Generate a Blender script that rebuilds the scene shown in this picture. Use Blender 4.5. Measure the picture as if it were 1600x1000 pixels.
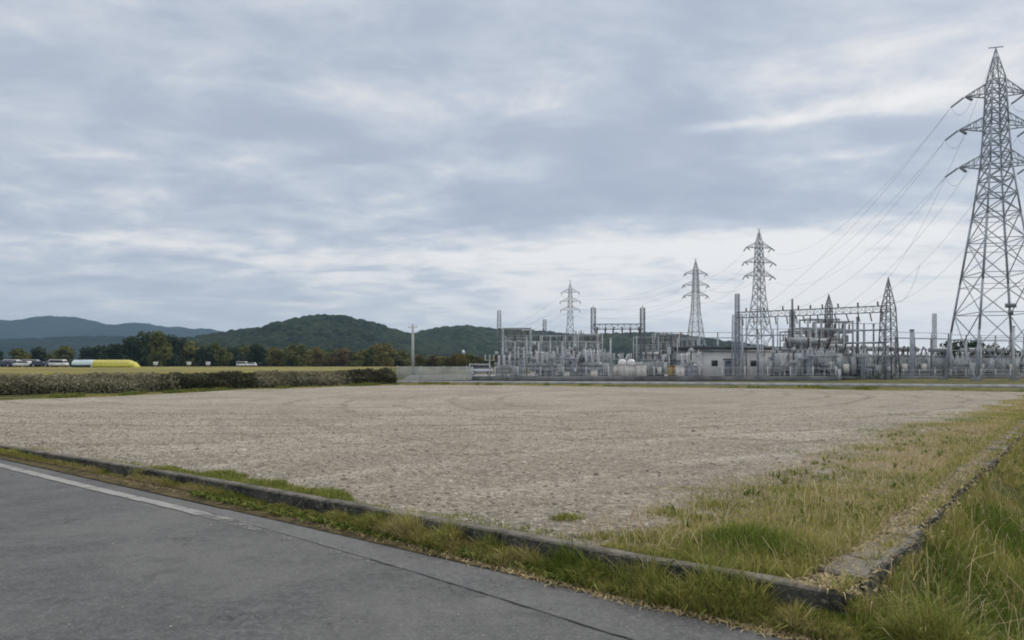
import bpy, math, random
import numpy as np
from mathutils import Vector, Matrix
random.seed(7); rng = np.random.default_rng(7)
S = bpy.context.scene; COL = S.collection
for o in list(bpy.data.objects): bpy.data.objects.remove(o)

# ------------------------------------------------------------------ camera
F = 1050.0          # focal length in pixels of the 1600 px wide photograph
HZ = 572.0          # horizon row
EYE = 1.7
cam_d = bpy.data.cameras.new('camera'); cam = bpy.data.objects.new('camera', cam_d); COL.objects.link(cam)
cam.location = (0, 0, EYE); cam.rotation_euler = (math.pi/2, 0, 0)
cam_d.sensor_width = 36; cam_d.lens = 36*F/1600; cam_d.shift_y = (HZ-500)/1600
cam_d.clip_start = 0.1; cam_d.clip_end = 20000
S.camera = cam
S.render.resolution_x = 1024; S.render.resolution_y = 640
S.view_settings.view_transform = 'Standard'; S.view_settings.look = 'None'
S.view_settings.exposure = 0.0; S.view_settings.gamma = 1
try: S.cycles.filter_width = 1.9
except Exception: pass

# ------------------------------------------------------------------ sky and sun
SUN_EL, SUN_AZ = math.radians(38), math.radians(48)      # azimuth from +Y towards +X
W = bpy.data.worlds.new('World'); S.world = W; W.use_nodes = True
nt = W.node_tree; N = nt.nodes; L = nt.links
for n in list(N): N.remove(n)
def nd(t, **k):
    n = N.new(t)
    for a, b in k.items(): setattr(n, a, b)
    return n
def val(x):
    n = N.new('ShaderNodeValue'); n.outputs[0].default_value = x; return n.outputs[0]
def mth(op, a, b=None, c=None, clamp=False):
    n = N.new('ShaderNodeMath'); n.operation = op; n.use_clamp = clamp
    for i, v in enumerate((a, b, c)):
        if v is None: continue
        if isinstance(v, (int, float)): n.inputs[i].default_value = v
        else: L.new(v, n.inputs[i])
    return n.outputs[0]
def comb(x, y, z):
    n = N.new('ShaderNodeCombineXYZ')
    for i, v in enumerate((x, y, z)):
        if isinstance(v, (int, float)): n.inputs[i].default_value = v
        else: L.new(v, n.inputs[i])
    return n.outputs[0]
def noise(vec, scale, detail=5, rough=.5, dist=0):
    n = N.new('ShaderNodeTexNoise'); L.new(vec, n.inputs['Vector'])
    n.inputs['Scale'].default_value = scale; n.inputs['Detail'].default_value = detail
    n.inputs['Roughness'].default_value = rough; n.inputs['Distortion'].default_value = dist
    return n.outputs[0]
def ramp01(v, a, b):
    n = N.new('ShaderNodeMapRange'); n.interpolation_type = 'SMOOTHSTEP'; L.new(v, n.inputs[0])
    n.inputs[1].default_value = a; n.inputs[2].default_value = b
    return n.outputs[0]
def mixc(f, a, b):
    n = N.new('ShaderNodeMix'); n.data_type = 'RGBA'
    if isinstance(f, (int, float)): n.inputs[0].default_value = f
    else: L.new(f, n.inputs[0])
    for i, v in ((6, a), (7, b)):
        if isinstance(v, tuple): n.inputs[i].default_value = (*v, 1)
        else: L.new(v, n.inputs[i])
    return n.outputs[2]
tc = nd('ShaderNodeTexCoord'); sep = nd('ShaderNodeSeparateXYZ'); L.new(tc.outputs['Generated'], sep.inputs[0])
X, Y_, Z = sep.outputs
zc = mth('ADD', mth('MAXIMUM', Z, 0.0), 0.15)
qx = mth('DIVIDE', X, zc); qy = mth('DIVIDE', Y_, zc)
q = comb(mth('MULTIPLY', qx, 0.95), mth('ADD', qy, mth('MULTIPLY', qx, -0.12)), 0.0)
big = noise(q, 2.1, 5, .55, .35)
q2 = comb(mth('ADD', mth('MULTIPLY', qx, 0.75), 7.3), mth('ADD', mth('MULTIPLY', qy, 1.1), 3.1), 4.0)
fine = noise(q2, 4.6, 6, .58, .4)
u = mth('DIVIDE', X, mth('MAXIMUM', Y_, 0.05)); v = mth('DIVIDE', Z, mth('MAXIMUM', Y_, 0.05))
front = ramp01(Y_, 0.05, 0.4)
def patch(u0, v0, su, sv, slope, amp):      # a brighter or darker stretch of cloud in that part of the sky
    du = mth('DIVIDE', mth('SUBTRACT', u, u0), su)
    dv = mth('DIVIDE', mth('SUBTRACT', mth('SUBTRACT', v, v0), mth('MULTIPLY', mth('SUBTRACT', u, u0), slope)), sv)
    e = mth('EXPONENT', mth('MULTIPLY', mth('ADD', mth('MULTIPLY', du, du), mth('MULTIPLY', dv, dv)), -1.0))
    return mth('MULTIPLY', mth('MULTIPLY', e, amp), front)
def pu(px): return (px-800)/F
def pv(py): return (HZ-py)/F
dens = mth('ADD', mth('MULTIPLY', mth('SUBTRACT', big, .5), 1.35), mth('MULTIPLY', mth('SUBTRACT', fine, .5), 1.15))
plist = [(1400,160,200,20,.12,.60),(1150,195,120,9,.10,.38),(1350,238,110,9,.12,.28),(1500,130,160,60,.1,.22),
         (860,110,40,22,0,.22),(200,248,70,16,-.1,.28),(400,255,75,16,-.05,.33),(590,310,45,8,.05,.30),
         (180,375,160,14,-.06,.30),(560,418,260,24,-.02,.42),(1000,395,280,24,0,.62),(1350,375,260,24,.06,.62),
         (1500,455,320,80,0,.55),(1150,450,320,50,0,.36),(850,470,300,30,0,.30),
         (1030,230,230,55,.05,-.32),(1050,310,330,30,0,-.30),(80,110,160,50,0,-.28),(480,200,260,35,0,-.26),(830,130,120,30,.0,-.05),
         (700,40,400,40,0,-.14),(1250,60,160,40,.1,-.14),(300,440,300,25,0,-.08)]
for px, py, sx, sy, sl, a in plist:
    wob = patch(pu(px), pv(py), sx/F, sy/F, sl, a)
    dens = mth('ADD', dens, mth('MULTIPLY', wob, mth('ADD', .35, mth('MULTIPLY', fine, 1.3))))
t1 = ramp01(mth('ADD', dens, .07), -.62, .78)
r = nd('ShaderNodeValToRGB'); L.new(t1, r.inputs[0])
els = r.color_ramp.elements
els[0].position = 0; els[0].color = (.42, .475, .59, 1)
els[1].position = 1; els[1].color = (.93, .915, .91, 1)
for p, c in ((.33, (.49, .548, .648, 1)), (.58, (.60, .645, .725, 1)), (.8, (.77, .785, .81, 1))):
    e = els.new(p); e.color = c
hz = ramp01(Z, .16, .0)
low = mixc(ramp01(X, -.5, .5), (.62, .65, .70), (1.0, .985, .975))
cl = mixc(mth('MULTIPLY', hz, .7), r.outputs[0], low)
ov = mixc(ramp01(Z, .50, .85), cl, (1.42, 1.36, 1.27))           # cloud above the view, brightened and warmed to lift light on the ground
sky = nd('ShaderNodeTexSky', sky_type='NISHITA', sun_disc=False)
sky.sun_elevation = SUN_EL; sky.sun_rotation = SUN_AZ
mul = nd('ShaderNodeVectorMath', operation='SCALE'); L.new(ov, mul.inputs[0]); mul.inputs['Scale'].default_value = 9.8
fin = mixc(.93, sky.outputs[0], mul.outputs[0])
bg = nd('ShaderNodeBackground'); L.new(fin, bg.inputs[0]); bg.inputs[1].default_value = 0.1
out = nd('ShaderNodeOutputWorld'); L.new(bg.outputs[0], out.inputs[0])
sd = bpy.data.lights.new('sun', 'SUN'); sd.energy = 1.5; sd.angle = math.radians(14); sd.color = (1, .95, .88)
so = bpy.data.objects.new('sun', sd); COL.objects.link(so)
sv = Vector((math.sin(SUN_AZ)*math.cos(SUN_EL), math.cos(SUN_AZ)*math.cos(SUN_EL), math.sin(SUN_EL)))
so.rotation_euler = sv.to_track_quat('Z', 'Y').to_euler(); so.location = (60, 40, 60)

# ------------------------------------------------------------------ helpers
def gp(px, py, z=0.0):            # pixel on a level plane -> world x, y
    y = F*(EYE-z)/(py-HZ); return ((px-800)/F*y, y)
def zx(py, Y): return EYE+(HZ-py)*Y/F
def xx(px, Y): return (px-800)/F*Y
def tag(o, label=None, cat=None, group=None, kind=None):
    if label: o['label'] = label
    if cat: o['category'] = cat
    if group: o['group'] = group
    if kind: o['kind'] = kind
    return o
def empty(name, loc=(0,0,0), rz=0, **k):
    o = bpy.data.objects.new(name, None); COL.objects.link(o); o.location = loc; o.rotation_euler[2] = rz
    o.empty_display_size = .3
    return tag(o, **k)
def npmesh(name, verts, faces, mat, parent=None, tint=None, smooth=False, mats=None, midx=None):
    """verts (n,3); faces: list or array of equal-length rows, or list of mixed tuples"""
    me = bpy.data.meshes.new(name)
    verts = np.asarray(verts, dtype=np.float32)
    if isinstance(faces, list) and len(faces) and isinstance(faces[0], np.ndarray) and faces[0].ndim == 2:
        loops = np.concatenate([f.ravel() for f in faces]); sizes = np.concatenate([np.full(len(f), f.shape[1]) for f in faces])
    elif isinstance(faces, np.ndarray):
        loops = faces.ravel(); sizes = np.full(len(faces), faces.shape[1])
    else:
        loops = np.array([i for f in faces for i in f]); sizes = np.array([len(f) for f in faces])
    me.vertices.add(len(verts)); me.vertices.foreach_set('co', verts.ravel())
    me.loops.add(len(loops)); me.loops.foreach_set('vertex_index', loops.astype(np.int32))
    me.polygons.add(len(sizes)); st = np.concatenate([[0], np.cumsum(sizes)[:-1]])
    me.polygons.foreach_set('loop_start', st.astype(np.int32))
    if smooth: me.polygons.foreach_set('use_smooth', np.ones(len(sizes), dtype=bool))
    for m in (mats or [mat]): me.materials.append(m)
    if midx is not None: me.polygons.foreach_set('material_index', np.asarray(midx, dtype=np.int32))
    me.update(calc_edges=True); me.validate()
    if tint is not None:
        a = me.attributes.new('tint', 'FLOAT_COLOR', 'POINT')
        t = np.ones((len(verts), 4), dtype=np.float32); t[:, :tint.shape[1]] = tint
        a.data.foreach_set('color', t.ravel())
    o = bpy.data.objects.new(name, me); COL.objects.link(o)
    if parent: o.parent = parent
    return o
class MB:
    def __init__(s): s.v = []; s.f = []
    def box(s, c, d, rz=0, taper=1.0):
        x, y, z = c; a, b, h = d[0]/2, d[1]/2, d[2]/2; n = len(s.v); cs, sn = math.cos(rz), math.sin(rz)
        for k, t in ((-h, 1), (h, taper)):
            for i, j in ((-a, -b), (a, -b), (a, b), (-a, b)):
                i *= t; j *= t
                s.v.append((x+i*cs-j*sn, y+i*sn+j*cs, z+k))
        s.f += [(n+3,n+2,n+1,n), (n+4,n+5,n+6,n+7), (n,n+1,n+5,n+4), (n+1,n+2,n+6,n+5), (n+2,n+3,n+7,n+6), (n+3,n,n+4,n+7)]
        return s
    def tube(s, p, q, r0, r1=None, n=4, caps=True):
        r1 = r0 if r1 is None else r1
        p, q = Vector(p), Vector(q); d = (q-p)
        if d.length < 1e-6: return s
        d.normalize(); a = d.cross(Vector((0,0,1)))
        if a.length < 1e-3: a = Vector((1,0,0))
        a.normalize(); b = d.cross(a); k = len(s.v)
        for c, r in ((p, r0), (q, r1)):
            for i in range(n):
                t = 2*math.pi*(i+.5)/n; s.v.append(tuple(c+a*r*math.cos(t)+b*r*math.sin(t)))
        for i in range(n): j = (i+1) % n; s.f.append((k+i, k+j, k+n+j, k+n+i))
        if caps: s.f += [tuple(k+i for i in range(n))[::-1], tuple(k+n+i for i in range(n))]
        return s
    def lathe(s, base, axis, prof, n=8):      # prof: (distance along, radius)
        p = Vector(base); d = Vector(axis).normalized(); a = d.cross(Vector((0,0,1)))
        if a.length < 1e-3: a = Vector((1,0,0))
        a.normalize(); b = d.cross(a); k = len(s.v)
        for h, r in prof:
            for i in range(n):
                t = 2*math.pi*i/n; s.v.append(tuple(p+d*h+a*r*math.cos(t)+b*r*math.sin(t)))
        m = len(prof)
        for q in range(m-1):
            for i in range(n): j = (i+1) % n; s.f.append((k+q*n+i, k+q*n+j, k+(q+1)*n+j, k+(q+1)*n+i))
        s.f += [tuple(k+i for i in range(n))[::-1], tuple(k+(m-1)*n+i for i in range(n))]
        return s
    def insul(s, base, axis, L_, r=.11, sheds=6):
        pr = [(0, r*.5)]
        for i in range(sheds):
            h = L_*(i+.2)/sheds; pr += [(h, r*.5), (h+.02, r), (h+L_*.35/sheds, r*.5)]
        pr.append((L_, r*.45)); return s.lathe(base, axis, pr, 8)
    def ext(s, prof, y0, y1):     # prof in xz extruded along y
        k = len(s.v); n = len(prof)
        for y in (y0, y1):
            for x, z in prof: s.v.append((x, y, z))
        for i in range(n): j = (i+1) % n; s.f.append((k+i, k+j, k+n+j, k+n+i))
        s.f += [tuple(k+i for i in range(n))[::-1], tuple(k+n+i for i in range(n))]
        return s
    def build(s, name, mat, parent=None, smooth=False, label=None):
        o = npmesh(name, s.v, s.f, mat, parent, smooth=smooth)
        if label: o['label'] = label
        return o
KIDS = {}
def kids(o): return [c for c in bpy.data.objects if c.parent == o]
def copy_tree(root, loc, rz=0, scale=1, **k):
    if root.name not in KIDS:
        KIDS[root.name] = [(c, kids(c)) for c in kids(root)]
    r_ = root.copy(); COL.objects.link(r_); r_.location = loc; r_.rotation_euler[2] = rz; r_.scale = (scale,)*3
    for c, gs in KIDS[root.name]:
        d = c.copy(); COL.objects.link(d); d.parent = r_
        for g in gs:
            e = g.copy(); COL.objects.link(e); e.parent = d
    return tag(r_, **k)
def sm(t): t = np.clip(t, 0, 1); return t*t*(3-2*t)
_perm = rng.random((256, 256))
def vnoise(x, y):
    xi = np.floor(x).astype(int); yi = np.floor(y).astype(int); fx = sm(x-xi); fy = sm(y-yi)
    g = lambda a, b: _perm[a % 256, b % 256]
    return (g(xi,yi)*(1-fx)+g(xi+1,yi)*fx)*(1-fy)+(g(xi,yi+1)*(1-fx)+g(xi+1,yi+1)*fx)*fy
def fbm(x, y, o=4):
    s = 0; a = .5; t = 0
    for i in range(o): s = s+a*vnoise(x*2**i+17*i, y*2**i+31*i); t += a; a *= .5
    return s/t
def canopy(x, y, cell):      # bumps of tree crowns
    h = np.zeros_like(x)
    xi = np.floor(x/cell).astype(int); yi = np.floor(y/cell).astype(int)
    for i in (-1,0,1):
        for j in (-1,0,1):
            a, b = xi+i, yi+j
            cx = (a+_perm[a%256,b%256])*cell; cy = (b+_perm[(a+91)%256,(b+37)%256])*cell; hh = _perm[(a+11)%256,(b+177)%256]
            r2 = ((x-cx)**2+(y-cy)**2)/(cell*.85)**2
            h = np.maximum(h, (0.5+.7*hh)*np.sqrt(np.clip(1-r2, 0, 1)))
    return h

# ------------------------------------------------------------------ materials
def mat(name, rough=.8, metal=0, spec=.3):
    m = bpy.data.materials.new(name); m.use_nodes = True
    b = m.node_tree.nodes['Principled BSDF']; b.inputs['Roughness'].default_value = rough
    b.inputs['Metallic'].default_value = metal; b.inputs['Specular IOR Level'].default_value = spec
    return m, b
def use(m):
    global nt, N, L
    nt = m.node_tree; N = nt.nodes; L = nt.links
def objco(scale=(1,1,1), kind='Object'):
    t = N.new('ShaderNodeTexCoord'); mp = N.new('ShaderNodeMapping'); L.new(t.outputs[kind], mp.inputs[0])
    mp.inputs['Scale'].default_value = scale; return mp.outputs[0]
def geopos(scale=(1,1,1)):
    t = N.new('ShaderNodeNewGeometry'); mp = N.new('ShaderNodeMapping'); L.new(t.outputs['Position'], mp.inputs[0])
    mp.inputs['Scale'].default_value = scale; return mp.outputs[0]
def bump(b, h, strength, dist=.02):
    n = N.new('ShaderNodeBump'); L.new(h, n.inputs['Height']); n.inputs['Strength'].default_value = strength
    n.inputs['Distance'].default_value = dist; L.new(n.outputs[0], b.inputs['Normal'])
def simple(name, c1, c2, scale=3, rough=.7, metal=0, spec=.3, lo=.35, hi=.65, bm=0):
    m, b = mat(name, rough, metal, spec); use(m)
    n = noise(geopos(), scale, 4, .6); f = ramp01(n, lo, hi)
    L.new(mixc(f, c1, c2), b.inputs['Base Color'])
    if bm: bump(b, n, bm)
    return m
M = {}
M['steel'] = simple('galvanised_steel', (.27,.31,.36), (.38,.42,.475), 2, .55, .25, .4)
M['steel_dark'] = simple('weathered_steel', (.13,.15,.175), (.21,.23,.26), 2, .6, .25, .4)
M['steel_pale'] = simple('pale_steel', (.42,.45,.48), (.55,.57,.59), 2, .55, .1, .4)
M['wire'] = simple('aluminium_wire', (.22,.24,.27), (.30,.32,.35), 1, .6, .2)
M['porcelain'] = simple('white_porcelain', (.55,.58,.62), (.7,.72,.74), 5, .25, 0, .5)
M['brown_ceramic'] = simple('brown_ceramic', (.07,.045,.035), (.12,.075,.055), 5, .3, 0, .5)
M['tank'] = simple('grey_tank_paint', (.21,.235,.25), (.33,.355,.37), 1.5, .5, 0, .4)
M['tank2'] = simple('blue_grey_paint', (.31,.345,.375), (.45,.48,.505), 1.5, .5, 0, .4)
M['cream'] = simple('cream_paint', (.55,.54,.5), (.66,.65,.62), 1, .6)
M['white'] = simple('white_paint', (.68,.69,.70), (.78,.78,.78), 1, .4, 0, .5)
M['wallw'] = simple('white_render_wall', (.76,.77,.77), (.86,.86,.85), .6, .85)
M['roofd'] = simple('dark_roof_fascia', (.07,.08,.09), (.11,.12,.13), 1, .7)
M['glass'] = simple('dark_window_glass', (.02,.025,.03), (.035,.04,.05), 1, .12, 0, .6)
M['tyre'] = simple('black_rubber', (.015,.015,.016), (.03,.03,.03), 5, .9)
M['yellowp'] = simple('yellow_sheet', (.50,.46,.05), (.60,.56,.10), 1.2, .5)
M['bluep'] = simple('pale_blue_sheet', (.50,.64,.72), (.62,.74,.80), 1.2, .4)
M['darkp'] = simple('dark_green_sheet', (.03,.05,.045), (.05,.08,.07), 1.2, .6)
M['silver'] = simple('silver_car_paint', (.42,.45,.49), (.47,.50,.54), 1, .3, .3, .5)
M['darkcar'] = simple('dark_blue_car_paint', (.03,.04,.08), (.04,.05,.10), 1, .3, .2, .5)
M['ochre'] = simple('ochre_paint', (.30,.22,.09), (.38,.28,.12), 1, .6)
M['red'] = simple('faded_red_paint', (.35,.10,.09), (.42,.14,.12), 1, .6)
M['pole'] = simple('pale_concrete_pole', (.36,.37,.38), (.46,.47,.47), 2, .85)
M['bark'] = simple('tree_bark', (.06,.05,.04), (.11,.09,.07), 3, .95)
M['concrete_far'] = simple('weathered_concrete', (.11,.118,.122), (.19,.20,.205), .8, .9)
M['slat'] = simple('pale_fence_slats', (.34,.37,.37), (.48,.51,.50), .7, .8)
M['stone_sub'] = simple('yard_gravel', (.22,.22,.22), (.32,.31,.30), 1.2, .95)

def foliage(name, dark, mid, lightc, trans=.25):
    m, b = mat(name, .75, 0, .2); use(m)
    at = N.new('ShaderNodeAttribute'); at.attribute_name = 'tint'
    s = N.new('ShaderNodeSeparateColor'); L.new(at.outputs['Color'], s.inputs[0])
    c = mixc(ramp01(s.outputs[0], 0, .5), dark, mid); c = mixc(ramp01(s.outputs[0], .5, 1), c, lightc)
    L.new(c, b.inputs['Base Color'])
    tr = N.new('ShaderNodeBsdfTranslucent'); L.new(c, tr.inputs[0])
    mx = N.new('ShaderNodeMixShader'); mx.inputs[0].default_value = trans
    L.new(b.outputs[0], mx.inputs[1]); L.new(tr.outputs[0], mx.inputs[2])
    L.new(mx.outputs[0], N['Material Output'].inputs[0]); return m
M['leaf_dark'] = foliage('dark_green_leaves', (.012,.022,.012), (.03,.05,.025), (.06,.085,.035))
M['leaf_mid'] = foliage('olive_leaves', (.038,.052,.016), (.115,.13,.035), (.25,.235,.07))
M['leaf_yel'] = foliage('yellowing_leaves', (.055,.055,.018), (.15,.135,.04), (.28,.23,.07))
M['leaf_rust'] = foliage('rusty_leaves', (.05,.045,.022), (.13,.105,.045), (.21,.16,.075))
M['brush_dry'] = foliage('dry_brush', (.085,.08,.05), (.235,.22,.145), (.44,.41,.29), .15)
M['brush_dark'] = foliage('dark_brush', (.018,.022,.013), (.055,.06,.032), (.15,.14,.085), .15)
# grass: tint R = random shade, G = dryness
m, b = mat('grass_blades', .7, 0, .25); use(m); M['grass'] = m
at = N.new('ShaderNodeAttribute'); at.attribute_name = 'tint'; s = N.new('ShaderNodeSeparateColor'); L.new(at.outputs['Color'], s.inputs[0])
gc = mixc(s.outputs[0], (.06,.10,.014), (.19,.26,.04)); yc = mixc(s.outputs[0], (.19,.19,.05), (.50,.46,.14)); bc = mixc(s.outputs[0], (.26,.20,.11), (.72,.60,.37))
c = mixc(ramp01(s.outputs[1], 0, .5), gc, yc); c = mixc(ramp01(s.outputs[1], .5, 1), c, bc); L.new(c, b.inputs['Base Color'])
tr = N.new('ShaderNodeBsdfTranslucent'); L.new(c, tr.inputs[0]); mx = N.new('ShaderNodeMixShader'); mx.inputs[0].default_value = .3
L.new(b.outputs[0], mx.inputs[1]); L.new(tr.outputs[0], mx.inputs[2]); L.new(mx.outputs[0], N['Material Output'].inputs[0])
# gravel lot
m, b = mat('packed_gravel', .95, 0, .15); use(m); M['lot'] = m
p = geopos(); n1 = noise(p, .22, 5, .6, .6); n2 = noise(p, 2.3, 5, .65); n3 = noise(p, 18, 6, .75)
c = mixc(ramp01(n1, .32, .68), (.255,.225,.18), (.47,.425,.36)); c = mixc(mth('MULTIPLY', ramp01(n2, .35, .7), .45), c, (.27,.235,.19))
c = mixc(mth('MULTIPLY', ramp01(noise(p, 6.0, 6, .8), .46, .58), .65), c, (.21,.185,.15)); c = mixc(mth('MULTIPLY', ramp01(noise(geopos((.35,1,1)), 3.2, 6, .75), .52, .66), .35), c, (.23,.205,.17))
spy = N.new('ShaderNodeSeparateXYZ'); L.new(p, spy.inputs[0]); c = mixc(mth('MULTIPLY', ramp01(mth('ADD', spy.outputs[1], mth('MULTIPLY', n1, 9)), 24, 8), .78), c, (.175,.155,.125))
c = mixc(mth('MULTIPLY', ramp01(spy.outputs[0], -4, 14), .28), c, (.20,.18,.15))   # coarser stone towards the road; grazing-view tone change also painted into the colour
ps = geopos((.10,.55,1)); n4 = noise(ps, 1.0, 5, .6, 1.0)
c = mixc(mth('MULTIPLY', ramp01(n4, .52, .70), .25), c, (.52,.475,.405)); c = mixc(mth('MULTIPLY', ramp01(n4, .47, .36), .55), c, (.25,.225,.19))
# wheel tracks: arcs swept through the gravel
sp = N.new('ShaderNodeSeparateXYZ'); L.new(geopos(), sp.inputs[0])
def arcs(cx, cy, per, lo, hi, r0, r1):
    dx = mth('SUBTRACT', sp.outputs[0], cx); dy = mth('SUBTRACT', sp.outputs[1], cy)
    rr = mth('SQRT', mth('ADD', mth('MULTIPLY', dx, dx), mth('MULTIPLY', dy, dy)))
    rr2 = mth('ADD', rr, mth('MULTIPLY', noise(geopos(), .35, 3, .5), 1.2))
    sw = mth('SINE', mth('MULTIPLY', rr2, 6.283/per))
    msk = mth('MULTIPLY', ramp01(rr, r0, r0+3), ramp01(rr, r1+3, r1))
    return mth('MULTIPLY', ramp01(sw, lo, hi), msk)
a1 = arcs(-6, 45, 1.9, .72, .98, 18, 34); a2 = arcs(20, -14, 2.3, .75, .98, 20, 36)
brk = ramp01(noise(geopos(), .4, 3, .5), .38, .55)
a3 = arcs(14, 30, 2.1, .80, .98, 12, 24); c = mixc(mth('MULTIPLY', mth('MULTIPLY', a3, brk), .85), c, (.19,.165,.135))
c = mixc(mth('MULTIPLY', mth('MULTIPLY', a1, brk), .9), c, (.17,.15,.12)); c = mixc(mth('MULTIPLY', mth('MULTIPLY', a2, brk), .28), c, (.56,.52,.455))
vo = N.new('ShaderNodeTexVoronoi'); vo.inputs['Scale'].default_value = 26; L.new(geopos(), vo.inputs['Vector'])
hs = N.new('ShaderNodeSeparateColor'); L.new(vo.outputs['Color'], hs.inputs[0])
vo2 = N.new('ShaderNodeTexVoronoi'); vo2.inputs['Scale'].default_value = 12; L.new(geopos(), vo2.inputs['Vector']); hs2 = N.new('ShaderNodeSeparateColor'); L.new(vo2.outputs['Color'], hs2.inputs[0])
c = mixc(mth('MULTIPLY', ramp01(hs2.outputs[0], .6, 1), .28), c, (.55,.51,.44)); c = mixc(mth('MULTIPLY', ramp01(hs2.outputs[1], .6, 1), .40), c, (.12,.105,.085))
c = mixc(mth('MULTIPLY', ramp01(hs.outputs[0], .55, 1), .45), c, (.62,.57,.50)); c = mixc(mth('MULTIPLY', ramp01(hs.outputs[1], .6, 1), .5), c, (.17,.15,.125))
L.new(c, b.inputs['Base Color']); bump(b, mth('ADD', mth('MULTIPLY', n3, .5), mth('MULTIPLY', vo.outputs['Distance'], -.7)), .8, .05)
# stones on it
M['stones'] = foliage('loose_gravel', (.16,.14,.115), (.30,.27,.225), (.56,.52,.455), .0)
# asphalt
def asphalt(name, a, bcol, cracks=True):
    m, b = mat(name, .85, 0, .3); use(m)
    p = geopos(); n1 = noise(p, .45, 5, .62, .5); n2 = noise(p, 3.0, 6, .7); n3 = noise(p, 42, 4, .85)
    c = mixc(ramp01(n1, .40, .60), tuple(x*.95 for x in a), tuple(x*1.02 for x in bcol)); c = mixc(mth('MULTIPLY', ramp01(n2, .45, .7), .45), c, tuple(x*.70 for x in a)); n5 = noise(p, 13, 5, .75); c = mixc(mth('MULTIPLY', ramp01(n5, .42, .60), .42), c, tuple(x*1.25 for x in bcol))
    c = mixc(mth('MULTIPLY', ramp01(n3, .53, .66), .6), c, tuple(x*1.9 for x in bcol)); c = mixc(mth('MULTIPLY', ramp01(n3, .46, .30), .5), c, tuple(x*.45 for x in a))
    if cracks:
        wv = N.new('ShaderNodeVectorMath'); wv.operation = 'ADD'; nn = N.new('ShaderNodeTexNoise'); nn.inputs['Scale'].default_value = 2.6; nn.inputs['Detail'].default_value = 6; L.new(p, nn.inputs['Vector'])
        L.new(p, wv.inputs[0]); L.new(nn.outputs['Color'], wv.inputs[1])
        vo = N.new('ShaderNodeTexVoronoi'); vo.feature = 'DISTANCE_TO_EDGE'; vo.inputs['Scale'].default_value = .33; L.new(wv.outputs[0], vo.inputs['Vector'])
        msk = mth('MULTIPLY', ramp01(vo.outputs['Distance'], .005, .001), ramp01(noise(p, 1.3, 4, .6), .48, .60))
        c = mixc(mth('MULTIPLY', msk, .7), c, (.03,.03,.032)); big_ = ramp01(noise(p, .9, 5, .6, 1.5), .52, .70); c = mixc(mth('MULTIPLY', big_, .22), c, tuple(x*.62 for x in a))
        # paler scuffed stretch with ripples, as where old repairs have broken up
        sc = ramp01(noise(geopos((.9,1.8,1)), 2.6, 6, .7, 1.2), .53, .68); where = ramp01(noise(geopos(), .28, 2, .5), .40, .55)
        c = mixc(mth('MULTIPLY', mth('MULTIPLY', sc, where), .4), c, tuple(x*1.6 for x in bcol))
    L.new(c, b.inputs['Base Color']); bump(b, n3, .6, .012); return m
M['road'] = asphalt('worn_asphalt', (.080,.083,.086), (.118,.120,.122))
M['road_edge'] = asphalt('pale_asphalt_strip', (.098,.101,.105), (.132,.135,.139), False)
M['road_far'] = simple('far_asphalt', (.085,.09,.10), (.11,.115,.125), .6, .85)
m, b = mat('worn_white_paint', .7, 0, .3); use(m); M['paint'] = m
p = geopos(); n1 = noise(p, 5, 6, .7); n2 = noise(p, 60, 3, .7)
L.new(mixc(mth('MULTIPLY', ramp01(n1, .3, .6), .5), (.22,.222,.22), (.36,.355,.34)), b.inputs['Base Color'])
at = N.new('ShaderNodeAttribute'); at.attribute_name = 'tint'; s = N.new('ShaderNodeSeparateColor'); L.new(at.outputs['Color'], s.inputs[0])
wear = mth('GREATER_THAN', mth('ADD', mth('MULTIPLY', n1, .5), mth('MULTIPLY', n2, .5)), s.outputs[0])
tp = N.new('ShaderNodeBsdfTransparent'); mx = N.new('ShaderNodeMixShader'); L.new(wear, mx.inputs[0]); L.new(tp.outputs[0], mx.inputs[1]); L.new(b.outputs[0], mx.inputs[2]); L.new(mx.outputs[0], N['Material Output'].inputs[0])
# kerb concrete with mould and moss; side faces also darkened with painted shade
m, b = mat('mouldy_shaded_concrete', .95, 0, .15); use(m); M['kerb'] = m
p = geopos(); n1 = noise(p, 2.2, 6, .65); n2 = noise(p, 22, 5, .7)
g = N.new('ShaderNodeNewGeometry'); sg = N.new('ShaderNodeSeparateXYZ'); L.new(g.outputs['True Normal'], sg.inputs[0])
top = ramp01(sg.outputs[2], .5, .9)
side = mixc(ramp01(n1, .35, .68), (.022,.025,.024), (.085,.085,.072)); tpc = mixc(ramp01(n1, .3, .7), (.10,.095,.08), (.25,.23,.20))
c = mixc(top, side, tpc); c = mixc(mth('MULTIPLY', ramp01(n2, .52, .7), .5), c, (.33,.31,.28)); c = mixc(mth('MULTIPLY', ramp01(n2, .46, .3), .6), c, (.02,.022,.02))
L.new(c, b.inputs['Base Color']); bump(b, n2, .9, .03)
# soil / rough ground
m, b = mat('rough_grass_ground', .95, 0, .1); use(m); M['ground'] = m
p = geopos(); n1 = noise(p, .35, 5, .6); n2 = noise(p, 4, 5, .7)
c = mixc(ramp01(n1, .35, .65), (.055,.065,.018), (.15,.14,.055)); c = mixc(mth('MULTIPLY', ramp01(n2, .45, .7), .5), c, (.05,.042,.028))
L.new(c, b.inputs['Base Color']); bump(b, n2, .8, .05)
M['soil'] = simple('leaf_littered_soil', (.045,.038,.024), (.12,.10,.05), 9, .95, 0, .1)
m, b = mat('dry_field', .95, 0, .1); use(m); M['field'] = m
n1 = noise(geopos((.03,.25,1)), 1, 5, .6); n2 = noise(geopos(), 1.5, 5, .7)
c = mixc(ramp01(n1, .35, .62), (.12,.105,.04), (.27,.245,.085)); c = mixc(mth('MULTIPLY', ramp01(n2, .45, .7), .4), c, (.12,.11,.06))
L.new(c, b.inputs['Base Color'])
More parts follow.
